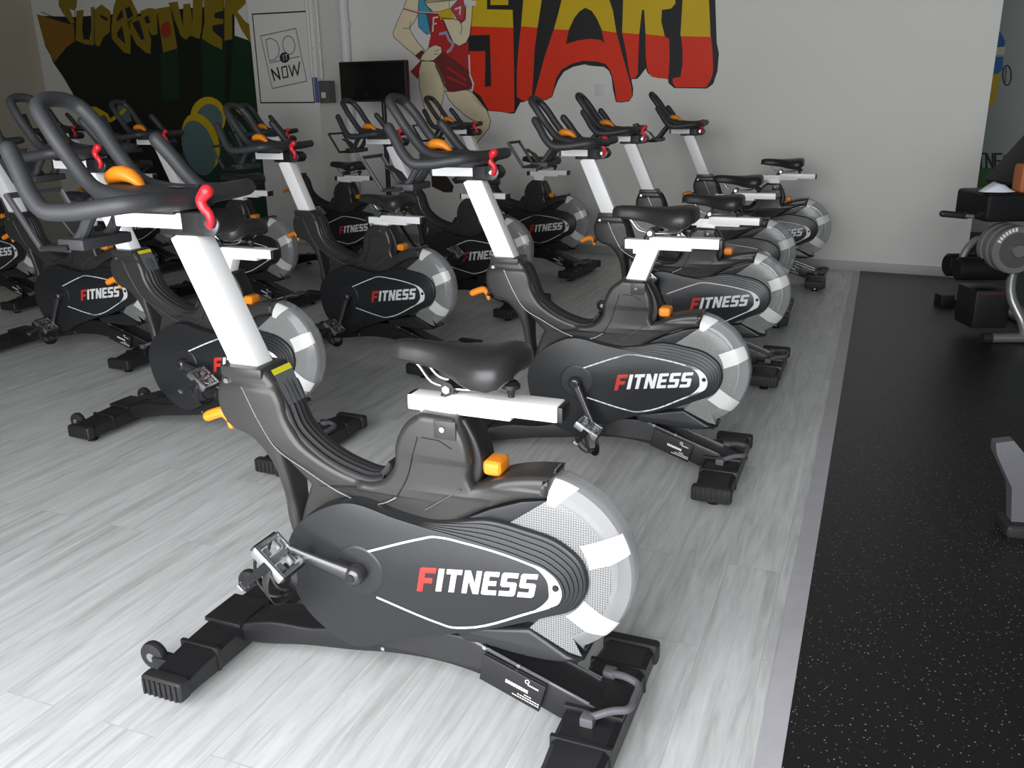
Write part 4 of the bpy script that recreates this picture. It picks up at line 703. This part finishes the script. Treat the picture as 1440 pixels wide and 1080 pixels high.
def spin_bike(q, label, crank=200, tilt=-25, hb=(0,0), sd=(0,0), tl=0, sticker=False):
    t = empty('spin_bike', (q[0], q[1], 0), q[2])
    tag(t, label, 'exercise bike', 'spin bikes in rows on the grey wood floor')
    bm_ = obj('base_beam', ME['base_beam'], t)
    obj('nameplate', ME['nameplate'], t).parent = bm_
    obj('plate_print', ME['plate_print'], bm_)
    for nm, xc, cap in (('front_stabilizer', .4385, 'front_cap'), ('rear_stabilizer', -.5315, 'rear_cap')):
        st = obj('stabilizer', ME[nm], t)
        for s in (1,-1):
            obj('end_cap', ME[cap], st, (xc, s*.248, .0545), (0,0,0 if s > 0 else math.pi))
            obj('leveling_foot', ME['leveling_foot'], st, (xc, s*.215, 0))
            if nm[0] == 'f': obj('transport_wheel', ME['transport_wheel'], st, (.545, s*.185, .060))
    obj('carry_handle', ME['carry_handle'], t)
    sh = obj('frame_shroud', ME['frame_shroud'], t)
    obj('seam_trim', ME['seam_trim'], sh); obj('tower_back', ME['tower_back'], sh); obj('post_collar', ME['post_collar'], sh)
    pad = obj('spine_pad', ME['spine_pad'], t)
    if sticker: tag(obj('warning_sticker', ME['warning_sticker'], pad), 'yellow and grey hatched sticker')
    cc = obj('chain_cover', ME['chain_cover'], t)
    obj('logo_outline', ME['logo_outline'], cc); obj('cover_bolt', ME['cover_bolt'], cc)
    tag(obj('logo_letter', ME['logo_letter'], cc), 'red letter F'); tag(obj('logo_lettering', ME['logo_lettering'], cc), 'white letters ITNESS')
    obj('chain_cover', ME['right_cover'], t)
    obj('flywheel', ME['flywheel'], t)
    fc = obj('flywheel_cover', ME['flywheel_cover'], t)
    
    for me in ME['panels']: obj('perforated_panel', me, fc)
    for me in ME['stripes']: obj('cover_stripe', me, fc)
    fa = obj('fairing', ME['lower_fairing'], t); obj('fairing_web', ME['fairing_web'], fa)
    h = (hb[0], 0, hb[1]); s_ = (sd[0], 0, sd[1])
    k = hb[1]/HT.y
    obj('handlebar_post', ME['handlebar_post'], t, (HT.x*k, 0, hb[1]))
    sl = obj('handlebar_slide', ME['handlebar_slide'], t, h)
    obj('slide_clamp', ME['slide_clamp'], sl, (HT.x*k-hb[0], 0, 0))
    tag(obj('adjusting_lever', ME['adjusting_lever'], sl, (HT.x*k-hb[0], 0, 0)), 'red lever')
    hbar = obj('handlebar', ME['handlebar'], t, h)
    co = obj('console', ME['console'], t, h)
    tag(obj('brake_lever', ME['brake_lever'], co), 'orange brake lever'); obj('console_sticker', ME['console_sticker'], co)
    obj('tablet_holder', ME['tablet_holder'], t, h)
    k2 = sd[1]/ST.y
    obj('saddle_post', ME['saddle_post'], t, (ST.x*k2, 0, sd[1]))
    obj('slide_rail', ME['slide_rail'], t, (ST.x*k2, 0, sd[1]))
    ss = obj('saddle_slide', ME['saddle_slide'], t, s_)
    
    for me in ME['slide_caps']: obj('slide_cap', me, ss)
    obj('slide_knob', ME['slide_knob'], ss)
    sa = obj('saddle', ME['saddle'], t, s_)
    obj('saddle_rail', ME['saddle_rail'], sa); obj('seat_clamp', ME['seat_clamp'], sa)
    tag(obj('pop_pin_knob', ME['pop_pin_knob'], t), 'orange knob'); tag(obj('tension_lever', ME['tension_lever'], t, (0,0,0), (tl,0,0)), 'orange lever')
    for s, n, a in ((1,'L',crank),(-1,'R',crank+180)):
        a = math.radians(a)
        obj('crank_arm', ME['crank_'+n], t, (.009,0,.342), (0,-a,0))
        pd = obj('pedal', ME['pedal_'+n], t, (.009+.162*math.cos(a), s*.150, .342+.162*math.sin(a)), (0,math.radians(tilt),0))
        obj('toe_clip', ME['clip_'+n], pd)
    return t
from mathutils.geometry import tessellate_polygon

BIKES = [
 ((-.309,1.8357,2.7522),'nearest spin bike, whole in the foreground, with lowered saddle and white FITNESS lettering',16,-42,(.027,.010),(.003,-.030)),
 ((.2745,3.1926,2.7596),'spin bike directly behind the nearest one, its white saddle post raised high',243,-30,(-.007,0),(-.031,.080)),
 ((.7915,4.4322,2.7472),'third spin bike of the right-hand column beside the black mat, orange knob before its lettering',70,-38,(-.040,-.015),(.007,-.019)),
 ((1.1607,5.5584,2.79),'fourth spin bike of the right-hand column, almost hidden behind the third one',75,-38,(.008,-.002),(-.020,-.027)),
 ((1.721,6.57,2.80),'farthest spin bike of the right-hand column, standing alone before the bare grey wall',80,-35,(-.041,-.003),(-.024,-.005)),
 ((-1.2707,3.5055,2.7206),'spin bike left of the nearest one, its lettering half hidden by the white post',188,-40,(.030,.024),(.015,.018)),
 ((-.8162,4.7257,2.6686),'middle spin bike left of the second bike, full red and white lettering',288,-38,(.011,-.028),(.018,-.023)),
 ((-.3889,5.9009,2.6503),'spin bike below the black television, its pedal raised beside the lettering',160,-40,(.028,-.015),(.015,-.034)),
 ((.068,7.113,2.6832),'spin bike before the painted leg and red S on the wall, lettering clear',60,-38,(.025,-.004),(.017,.004)),
 ((-2.4243,4.8706,2.7648),'spin bike at the left edge with its lettering seen under the nearest handlebar',289,-36,(.020,.010),(.010,.0)),
 ((-1.944,6.046,2.7300),'spin bike before the dark green mural, beyond the white saddle slide of another',200,-38,(.02,0),(.01,-.01)),
 ((-1.4337,7.221,2.6729),'spin bike before the white pillar, saddle below the hanging control box',100,-38,(.040,-.039),(.023,-.021)),
 ((-3.74,6.30,2.74),'spin bike cut by the left picture edge, only its lettering end and orange knob showing',150,-38,(.02,0),(.01,-.01)),
 ((-3.27,7.60,2.72),'spin bike in the dark left back, seen between two handlebars, lettering end showing',120,-38,(.02,0),(.01,-.01)),
]
for i, (q, lab, cr, ti, hb, sd) in enumerate(BIKES): spin_bike(q, lab, cr, ti, hb, sd, 0, i in (0, 5))

# ------------------------------------------------------------------ room
A27 = math.radians(27)
W0 = Vector((2.742,6.868,0)); DW = Vector((math.cos(A27), -math.sin(A27), 0)); NW = Vector((-math.sin(A27), -math.cos(A27), 0))
def W(s, z, off=0.0): return W0 + DW*s + NW*off + Vector((0,0,z))
WALL = mat('pale_grey_wall_paint', (.73,.73,.695), .72, noise=.03, nscale=3, bump=.05)
WALL2 = mat('far_wall_paint', (.42,.46,.45), .75, noise=.04, nscale=3)
SKIRT = mat('grey_skirting', (.40,.395,.38), .5, noise=.05, nscale=20)
CEIL = mat('low_bounce_ceiling', (.16,.16,.16), .8, noise=.02, nscale=3)  # unseen ceiling, its colour darkened to cut bounced light
CEILZ = 3.2; FO_ = 8.4
def struct(name, mb, sharp=30): return tag(obj(name, mb.mesh(name, sharp)), kind='structure')
MW = Matrix((DW, NW, Vector((0,0,1)))).transposed().to_4x4()
def wbox(mb, s0, s1, z0, z1, o0, o1, m, bev=0):
    mb.box(W((s0+s1)/2, (z0+z1)/2, (o0+o1)/2), (abs(s1-s0), abs(o1-o0), abs(z1-z0)), m, bev, MW); return mb
struct('wall_back', wbox(MB(), -9.15, .715, 0, CEILZ, -.20, 0, WALL))
mb = MB(); wbox(mb, -5.55, -4.80, 0, CEILZ, 0, .45, WALL); struct('wall_pillar', mb)
WALL3 = mat('dimmed_warm_grey_paint', (.46,.43,.34), .75, noise=.03, nscale=3)  # warm grey, darkened so this end of the room looks less lit
struct('wall_left', wbox(MB(), -9.35, -9.15, 0, CEILZ, -.2, FO_+.2, WALL3))
struct('wall_far', wbox(MB(), -3.0, 5.2, 0, CEILZ, -2.70, -2.50, WALL2))
struct('wall_right', wbox(MB(), 5.2, 5.4, 0, CEILZ, -2.7, FO_+.2, WALL2))
struct('baseboard_back', wbox(MB(), -4.80, .72, 0, .075, .0005, .014, SKIRT, .003))
struct('baseboard_far', wbox(MB(), -2.9, 5.19, 0, .075, -2.499, -2.486, SKIRT, .003))
struct('ceiling', wbox(MB(), -9.35, 5.4, CEILZ, CEILZ+.15, -2.7, FO_+.2, CEIL))
mb = MB(); wbox(mb, -9.35, 5.4, -.15, 0, -2.7, FO_+.2, MATS['floor']); struct('floor', mb)
# rubber matting right of the wood floor, and the pale edge plank between them
EA = Vector((.552,1.523,0)); ED = Vector((math.cos(PLANK), math.sin(PLANK), 0)); EN = Vector((ED.y, -ED.x, 0))
def E_(a, c, z): return EA+ED*a+EN*c+Vector((0,0,z))
def slab(mb, a0, a1, c0, c1, z0, z1, m):
    q = [(a0,c0),(a1,c0),(a1,c1),(a0,c1)]
    mb.loft([[E_(a,c,z0) for a, c in q], [E_(a,c,z1) for a, c in q]], m); return mb
mb = MB()
pts = [E_(-2.55,0,0), E_(5.70,0,0), W(.72,0,.0), W(.72,0,-2.49), W(5.19,0,-2.49), W(5.19,0,FO_-.1), E_(-2.55,0,0)+DW*3.5]
pts[1] = W(-.01,0,.016); pts[2] = W(.73,0,.016)
mb.loft([[p+Vector((0,0,.0005)) for p in pts],[p+Vector((0,0,.006)) for p in pts]], MATS['rubber'])
struct('floor_rubber', mb)
EDGE = mat('lavender_grey_edge_strip', (.47,.465,.49), .45, noise=.12, nscale=14)
struct('trim_1', slab(MB(), -2.55, 5.70, -.055, -.001, .0005, .0055, EDGE))

# front wall behind the camera with its wide shop window; daylight falls in here
FO = 8.4; V0, V1 = -2.1, 2.5
mb = MB()
wbox(mb, -9.35, V0, 0, CEILZ, FO, FO+.2, WALL2); wbox(mb, V1, 5.4, 0, CEILZ, FO, FO+.2, WALL2)
wbox(mb, V0, V1, 2.8, CEILZ, FO, FO+.2, WALL2); wbox(mb, V0, V1, 0, .12, FO, FO+.2, WALL2)
struct('wall_front', mb)
mb = MB(); FR = mat('dark_window_frame', (.06,.06,.065), .4, noise=.05, nscale=30)
for k in range(5):
    s = V0+.03+(V1-V0-.06)*k/4; wbox(mb, s-.03, s+.03, .12, 2.8, FO+.05, FO+.12, FR)
for z in (.15, 2.77): wbox(mb, V0, V1, z-.03, z+.03, FO+.05, FO+.12, FR)
struct('window_1', mb)

# ------------------------------------------------------------------ paintings on the walls
PAINT = {'black':(.012,.012,.013),'red':(.78,.030,.004),'yellow':(.66,.45,.003),'skin':(.78,.68,.46),'ink':(.02,.018,.018),'ink2':(.10,.10,.10),'shoe':(.03,.02,.015),'crimson':(.48,.02,.02),
 'skyblue':(.06,.35,.52),'rose':(.50,.05,.07),'drape':(.17,.02,.02),'white':(.72,.72,.72),'lav':(.36,.36,.46),'olive':(.12,.10,.03),'forest':(.003,.007,.004),'green':(.002,.028,.010),'tealdark':(.012,.045,.036),
 'dim_orange':(.25,.12,.006),'dim_yellow':(.24,.17,.005),'redspot':(.34,.03,.01),'teal':(.11,.20,.20),'blue':(.02,.18,.48),'grassg':(.04,.17,.03)}  # SUPERPOWER mural colours are lowered to carry the dim light there
def mural(name, key, off, label, cat='mural'):
    mb = MB()
    for c, lay, kind, w, pts in MURALS[key]:
        m = mat('paint_'+c, PAINT[c], .6, noise=.08, nscale=9)
        o = off+.0016+.0009*lay
        polys = [pts] if kind == 'fill' else ribbon(pts, w)
        for k, p in enumerate(polys):
            vs = [mb.bm.verts.new(W(s, z, o+.00004*k)) for s, z in p]
            for tri in tessellate_polygon([[Vector((s, z, 0)) for s, z in p]]):
                try: f = mb.bm.faces.new([vs[i] for i in tri]); f.material_index = mb.mi(m)
                except ValueError: pass
    o = obj(name, mb.mesh(name))
    return tag(o, label, cat)
mural('wall_mural', 'start', 0, 'huge red and yellow START lettering with black shading painted on the grey wall')
mural('wall_mural', 'woman', 0, 'painted woman in red sports outfit with hand on hip, left of the big lettering')
mural('wall_mural', 'superpower', 0, 'dark green mural with yellow SUPERPOWER lettering on the left back wall')
mural('wall_mural', 'doitnow', .45, 'black outlined DO IT NOW drawing on the white pillar')
mural('wall_mural', 'far', -2.5, 'blue and yellow painted figure high on the far right wall')
mural('wall_mural', 'farword', -2.5, 'black FITNESS lettering over a green painted patch on the far right wall')

# ------------------------------------------------------------------ things on the walls
PLAST = mat('white_conduit_plastic', (.66,.66,.65), .5, noise=.03, nscale=30)
GREYBOX = mat('grey_control_box', (.10,.10,.10), .5, noise=.06, nscale=30)
BLUE = mat('blue_box_side', (.10,.13,.36), .5, noise=.05, nscale=30)
def conduit(s, z0, off, r, lab):
    mb = MB(); mb.cyl(W(s, z0, off+r), W(s, CEILZ-.002, off+r), r, PLAST, n=14)
    for z in (z0+.25, z0+.9): wbox(mb, s-r*1.7, s+r*1.7, z-.012, z+.012, off+.0005, off+r*1.2, PLAST, .002)
    tag(obj('conduit_pipe', mb.mesh('conduit_pipe')), lab, 'pipe')
conduit(-4.845, 1.53, .45, .016, 'thin white conduit nearer the framed drawing, on the pillar edge')
mb = MB(); mb.tube([W(-4.822,CEILZ-.002,.44), W(-4.80,2.2,.448), W(-4.775,1.70,.448), W(-4.74,1.50,.44)], .010, PLAST, n=12)
mb = MB(); r = .011; mb.cyl(W(-4.788, 1.52, .40), W(-4.788, CEILZ-.002, .40), r, PLAST, n=14)
for z in (1.8, 2.4): wbox(mb, -4.799, -4.775, z-.012, z+.012, .385, .415, PLAST, .002)
tag(obj('conduit_pipe', mb.mesh('conduit_pipe')), 'second thin white conduit, running down the pillar side to the control box', 'pipe')
mb = MB(); mb.cyl(W(-4.755, .002, .045), W(-4.755, CEILZ-.002, .045), .042, PLAST, n=18)
for z in (.8, 2.0): wbox(mb, -4.80, -4.71, z-.02, z+.02, .001, .06, PLAST, .004)
tag(obj('drain_pipe', mb.mesh('drain_pipe')), 'thick white pipe in the corner beside the pillar, left of the television', 'pipe')
bx = empty('control_box', W(-4.745,1.30,.40))
mb = MB(); wbox(mb, -4.798, -4.69, 1.305, 1.50, .34, .45, GREYBOX, .006); o = obj('box_body', mb.mesh('box_body'), bx); o.matrix_parent_inverse = Matrix.Translation(-bx.location)
mb = MB(); wbox(mb, -4.83, -4.799, 1.31, 1.53, .4505, .47, BLUE, .003); o = obj('side_panel', mb.mesh('side_panel'), bx); o.matrix_parent_inverse = Matrix.Translation(-bx.location); tag(o, 'blue side panel')
mb = MB(); mb.cyl(W(-4.745,1.45,.45), W(-4.745,1.45,.458), .010, RED, n=14); wbox(mb, -4.77, -4.72, 1.35, 1.40, .4505, .454, PLAST, .001); o = obj('switch', mb.mesh('switch'), bx); o.matrix_parent_inverse = Matrix.Translation(-bx.location)
tag(bx, 'small dark control box with blue side on the edge of the white pillar', 'electrical box')
mb = MB(); wbox(mb, -2.25, -2.165, 1.335, 1.425, .0005, .009, PLAST, .003); wbox(mb, -2.225, -2.19, 1.36, 1.40, .009, .012, PLAST, .002)
tag(obj('wall_switch', mb.mesh('wall_switch')), 'white square switch plate under the arch of the painted letter A', 'switch')

# television on its floor stand
TVX = mat('glossy_black_screen', (.008,.008,.009), .10, spec=.6, noise=.1, nscale=4)
tvp = W(-3.92,0,.80)
tv = empty('television', tvp, -A27+math.radians(2))
mb = MB(); mb.box((0,-.012,1.475), (.66,.055,.325), BLACK, .010); mb.box((0,.03,1.48), (.40,.05,.22), BLACK, .02); obj('screen_housing', mb.mesh('screen_housing'), tv)
mb = MB(); mb.box((0,-.0405,1.478), (.63,.004,.292), TVX, .001); obj('screen', mb.mesh('screen'), tv)
tag(tv, 'black flat television above the rear handlebars, on a slim floor stand', 'television')
ts = empty('television_stand', tvp+NW*-.05, -A27)
mb = MB(); mb.cyl((0,.06,.03),(0,.06,1.42), .021, BLACK, n=16); obj('pole', mb.mesh('pole'), ts)
mb = MB(); mb.box((0,.052,1.42), (.16,.02,.16), BLACK, .004); obj('mounting_plate', mb.mesh('mounting_plate'), ts)
mb = MB(); mb.loft([[(.05*math.cos(a),.06+.05*math.sin(a),.34) for a in [2*math.pi*k/12 for k in range(12)]],[(.022*math.cos(a),.06+.022*math.sin(a),.55) for a in [2*math.pi*k/12 for k in range(12)]]], BLACK); obj('collar', mb.mesh('collar'), ts)
for a in (20,140,260):
    mb = MB(); c, s = math.cos(math.radians(a)), math.sin(math.radians(a))
    mb.tube([(0.03*c,.06+.03*s,.36),(.20*c,.06+.20*s,.08),(.30*c,.06+.30*s,.014)], .013, BLACK, n=10, round_end=True); obj('leg', mb.mesh('leg'), ts)
tag(ts, 'black tripod floor stand with a pole under the television', 'stand')

# ------------------------------------------------------------------ leg machine at the right edge
IRON = mat('grey_weight_plate', (.16,.16,.155), .45, noise=.12, nscale=60, bump=.1)
IRONF = mat('plate_face_dark', (.085,.085,.09), .4, noise=.1, nscale=60)
TUBE = mat('grey_frame_tube', (.30,.30,.30), .32, metal=.6, rvar=.06, nscale=40)
PADM = mat('black_padding', (.008,.008,.009), .5, spec=.3, noise=.1, nscale=90, bump=.08)
TOWEL = mat('white_towel_cloth', (.72,.74,.82), .85, noise=.06, nscale=60, bump=.3)
COPPER = mat('orange_brown_padding', (.42,.13,.05), .55, noise=.08, nscale=40, bump=.1)
DARKRED = mat('dark_maroon_guard', (.05,.02,.018), .5, noise=.1, nscale=30)
lm = empty('leg_curl_machine', (2.60,4.85,0))
LX, LY = 2.60, 4.85
def lp(name, mb, par=None, label=None, sharp=35):
    o = obj(name, mb.mesh(name, sharp), par or lm)
    if label: tag(o, label)
    return o
mb = MB(); mb.tube([(.05,-.10,.032),(1.0,-.16,.032)], .026, TUBE, n=16); mb.tube([(.0,-.10,.032),(.05,-.10,.032)], .028, RUBBER, n=16)
mb.tube([(.30,.55,.03),(.95,.50,.03)], .026, TUBE, n=14)
mb.tube([(.45,-.12,.032),(.45,.52,.03)], .026, TUBE, n=14)
fr_ = lp('base_frame', mb)
mb = MB(); mb.tube(smooth3([(.225,-.115,.05),(.205,-.11,.12),(.175,-.08,.19),(.155,-.06,.24),(.15,-.05,.50)],5), .026, TUBE, n=14); lp('upright', mb)
mb = MB(); mb.tube([(.70,.0,.05),(.62,.02,.60)], .028, TUBE, n=14); lp('upright', mb)
mb = MB(); mb.box((.06,.06,.18), (.20,.22,.22), BLACK, .02); mb.box((.06,-.052,.27),(.16,.006,.02), DARKRED, .003); lp('weight_guard', mb, label='dark maroon guard box')
mb = MB(); mb.box((.085,.125,.735), (.27,.36,.150), PADM, .025, seg=3); lp('seat', mb)
mb = MB(); mb.box((0,0,0), (.12,.32,.62), PADM, .03, Matrix.Rotation(math.radians(38),4,'Y'), 3); o = lp('backrest', mb); o.location = (.385,.27,1.045)
mb = MB(); mb.box((.225,.02,.885), (.20,.10,.150), COPPER, .02, seg=3); lp('side_pad', mb, label='orange-brown pad')
mb = MB()
for y0, r in ((.0,.127),(-.065,.127),(-.13,.127)):
    mb.lathe([(.02,.026),(.05,.026),(.055,.017),(.095,.017),(.10,.026),(r-.006,.026),(r,.018),(r,-.018),(r-.006,-.026),(.02,-.026)], IRON, c=(.085,y0,.525), n=40)
pl = lp('weight_plate', mb)
mb = MB(); mb.lathe([(.0,-.03),(.032,-.03),(.034,-.024),(.034,.0)], TUBE, c=(.085,-.156,.525), n=24); mb.lathe([(.036,-.003),(.092,-.003),(.094,0)], IRONF, c=(.085,-.157,.525), n=36)
o = obj('plate_hub', mb.mesh('plate_hub'), pl)
mb = MB()
for k in range(7):
    a = math.radians(100+k*9); c = Vector((.085+.112*math.cos(a), -.1575, .525+.112*math.sin(a))); u = Vector((-math.sin(a),0,math.cos(a)))*.006; v = Vector((math.cos(a),0,math.sin(a)))*.010
    mb.poly([c-u-v,c+u-v,c+u+v,c-u+v], LETTER)
o = obj('plate_lettering', mb.mesh('plate_lettering'), pl)
mb = MB(); mb.tube([(-.20,.10,.690),(-.08,.09,.678),(.04,.08,.668)], .012, TUBE, n=12); mb.tube([(-.212,.10,.691),(-.09,.09,.679)], .018, RUBBER, n=12, round_end=True); mb.cyl((-.095,.091,.68),(-.078,.09,.6785), .0195, STEEL, n=14); lp('grip_handle', mb)
for nm, y in (('roller_pad', .0),('roller_pad', .12)):
    mb = MB(); mb.tube([(-.145,y,.402),(-.135,y,.402),(.15,y,.400),(.16,y,.400)], [.052,.064,.064,.052], PADM, n=24); lp(nm, mb); 
mb = MB(); mb.tube(smooth3([(-.10,.06,.40),(-.06,.08,.50),(.0,.09,.55),(.085,.03,.525)],4), .020, TUBE, n=12); lp('lever_arm', mb)
lp('foot_bracket', MB().box((.22,.82,.04), (.09,.10,.08), BLACK, .01).box((.29,.68,.03), (.05,.24,.04), BLACK, .008))
tag(lm, 'leg curl machine with grey weight plates and black pads at the right edge', 'exercise machine')
# folded towel on the seat
mb = MB()
secs = []
for k, (x, h, w) in enumerate(((-.085,.004,.03),(-.06,.026,.042),(-.02,.050,.05),(.02,.040,.05),(.05,.020,.045),(.08,.004,.03))):
    secs.append([(x, -.02+w*math.cos(a)*(1+.08*math.sin(3*a+k)), h*max(0,math.sin(a))**.8*(1+.1*math.sin(5*a+k))+(0 if math.sin(a) < 0 else .001)) for a in [2*math.pi*j/18 for j in range(18)]])
mb.loft(secs, TOWEL)
o = obj('towel', mb.mesh('towel', 60)); o.location = (2.625,4.885,.8155)
tag(o, 'crumpled white towel on the black seat of the leg curl machine', 'towel')

# second machine, cut by the right edge
wm_ = empty('bench_frame', (1.60,2.55,0), math.radians(-10))
mb = MB(); mb.box((0,0,.022), (.10,.12,.044), RUBBER, .015, seg=3); obj('foot', mb.mesh('foot'), wm_)
mb = MB(); mb.loft([[(-.028,-.022,.04),(.028,-.022,.04),(.028,.022,.04),(-.028,.022,.04)],[(-.045,-.026,.16),(.030,-.026,.16),(.030,.026,.16),(-.045,.026,.16)],[(-.105,-.03,.27),(-.020,-.03,.27),(-.020,.03,.27),(-.105,.03,.27)],[(-.110,-.02,.305),(-.060,-.02,.315),(-.060,.02,.315),(-.110,.02,.305)]], HANDLE); obj('leg', mb.mesh('leg', 30), wm_)
mb = MB(); mb.tube([(-.02,.0,.15),(.10,.02,.25),(.42,.05,.40)], .018, CHROME, n=14); obj('crossbar', mb.mesh('crossbar'), wm_, None); 
mb = MB(); mb.tube([(.40,.05,.40),(.42,.06,.02)], .022, HANDLE, n=12); mb.box((.42,.06,.02),(.10,.12,.04), RUBBER, .012); obj('leg', mb.mesh('leg'), wm_)
tag(wm_, 'grey bench leg with a chrome crossbar standing on the black mat at the right edge', 'exercise machine')

# ------------------------------------------------------------------ camera
f, pit, rol, hh = 1253.061, .313159785, -.0156881923, 1.34636689
cam = bpy.data.cameras.new('camera'); co_ = bpy.data.objects.new('camera', cam); COL.objects.link(co_)
cam.sensor_width = 36; cam.sensor_fit = 'HORIZONTAL'; cam.lens = f/1440*36; cam.clip_start = .05
r = Vector((1,0,0)); fw = Vector((0,math.cos(pit),-math.sin(pit))); dn = -Vector((0,math.sin(pit),math.cos(pit)))
c, s = math.cos(rol), math.sin(rol)
right = r*c - dn*s; down = r*s + dn*c
M = Matrix((right, -down, -fw)).transposed().to_4x4(); M.translation = Vector((0,0,hh))
co_.matrix_world = M
SC.camera = co_

# ------------------------------------------------------------------ light
wd = bpy.data.worlds.new('world'); SC.world = wd; wd.use_nodes = True
bg = wd.node_tree.nodes['Background']; bg.inputs['Color'].default_value = (.92,.96,1,1); bg.inputs['Strength'].default_value = .5
def area(name, loc, target, sx, sy, power, col=(1,1,1)):
    l = bpy.data.lights.new(name, 'AREA'); l.shape = 'RECTANGLE'; l.size = sx; l.size_y = sy; l.energy = power; l.color = col
    o = bpy.data.objects.new(name, l); COL.objects.link(o); o.location = loc
    d = Vector(target)-Vector(loc); o.rotation_euler = d.to_track_quat('-Z','Y').to_euler()
    return o
area('window_daylight', W(.2,1.46,FO-.03), W(.2,1.1,0), 4.4, 2.6, 292, (.97,.98,1))
SC.view_settings.view_transform = 'Standard'; SC.view_settings.look = 'None'; SC.view_settings.gamma = 1; SC.view_settings.exposure = 0
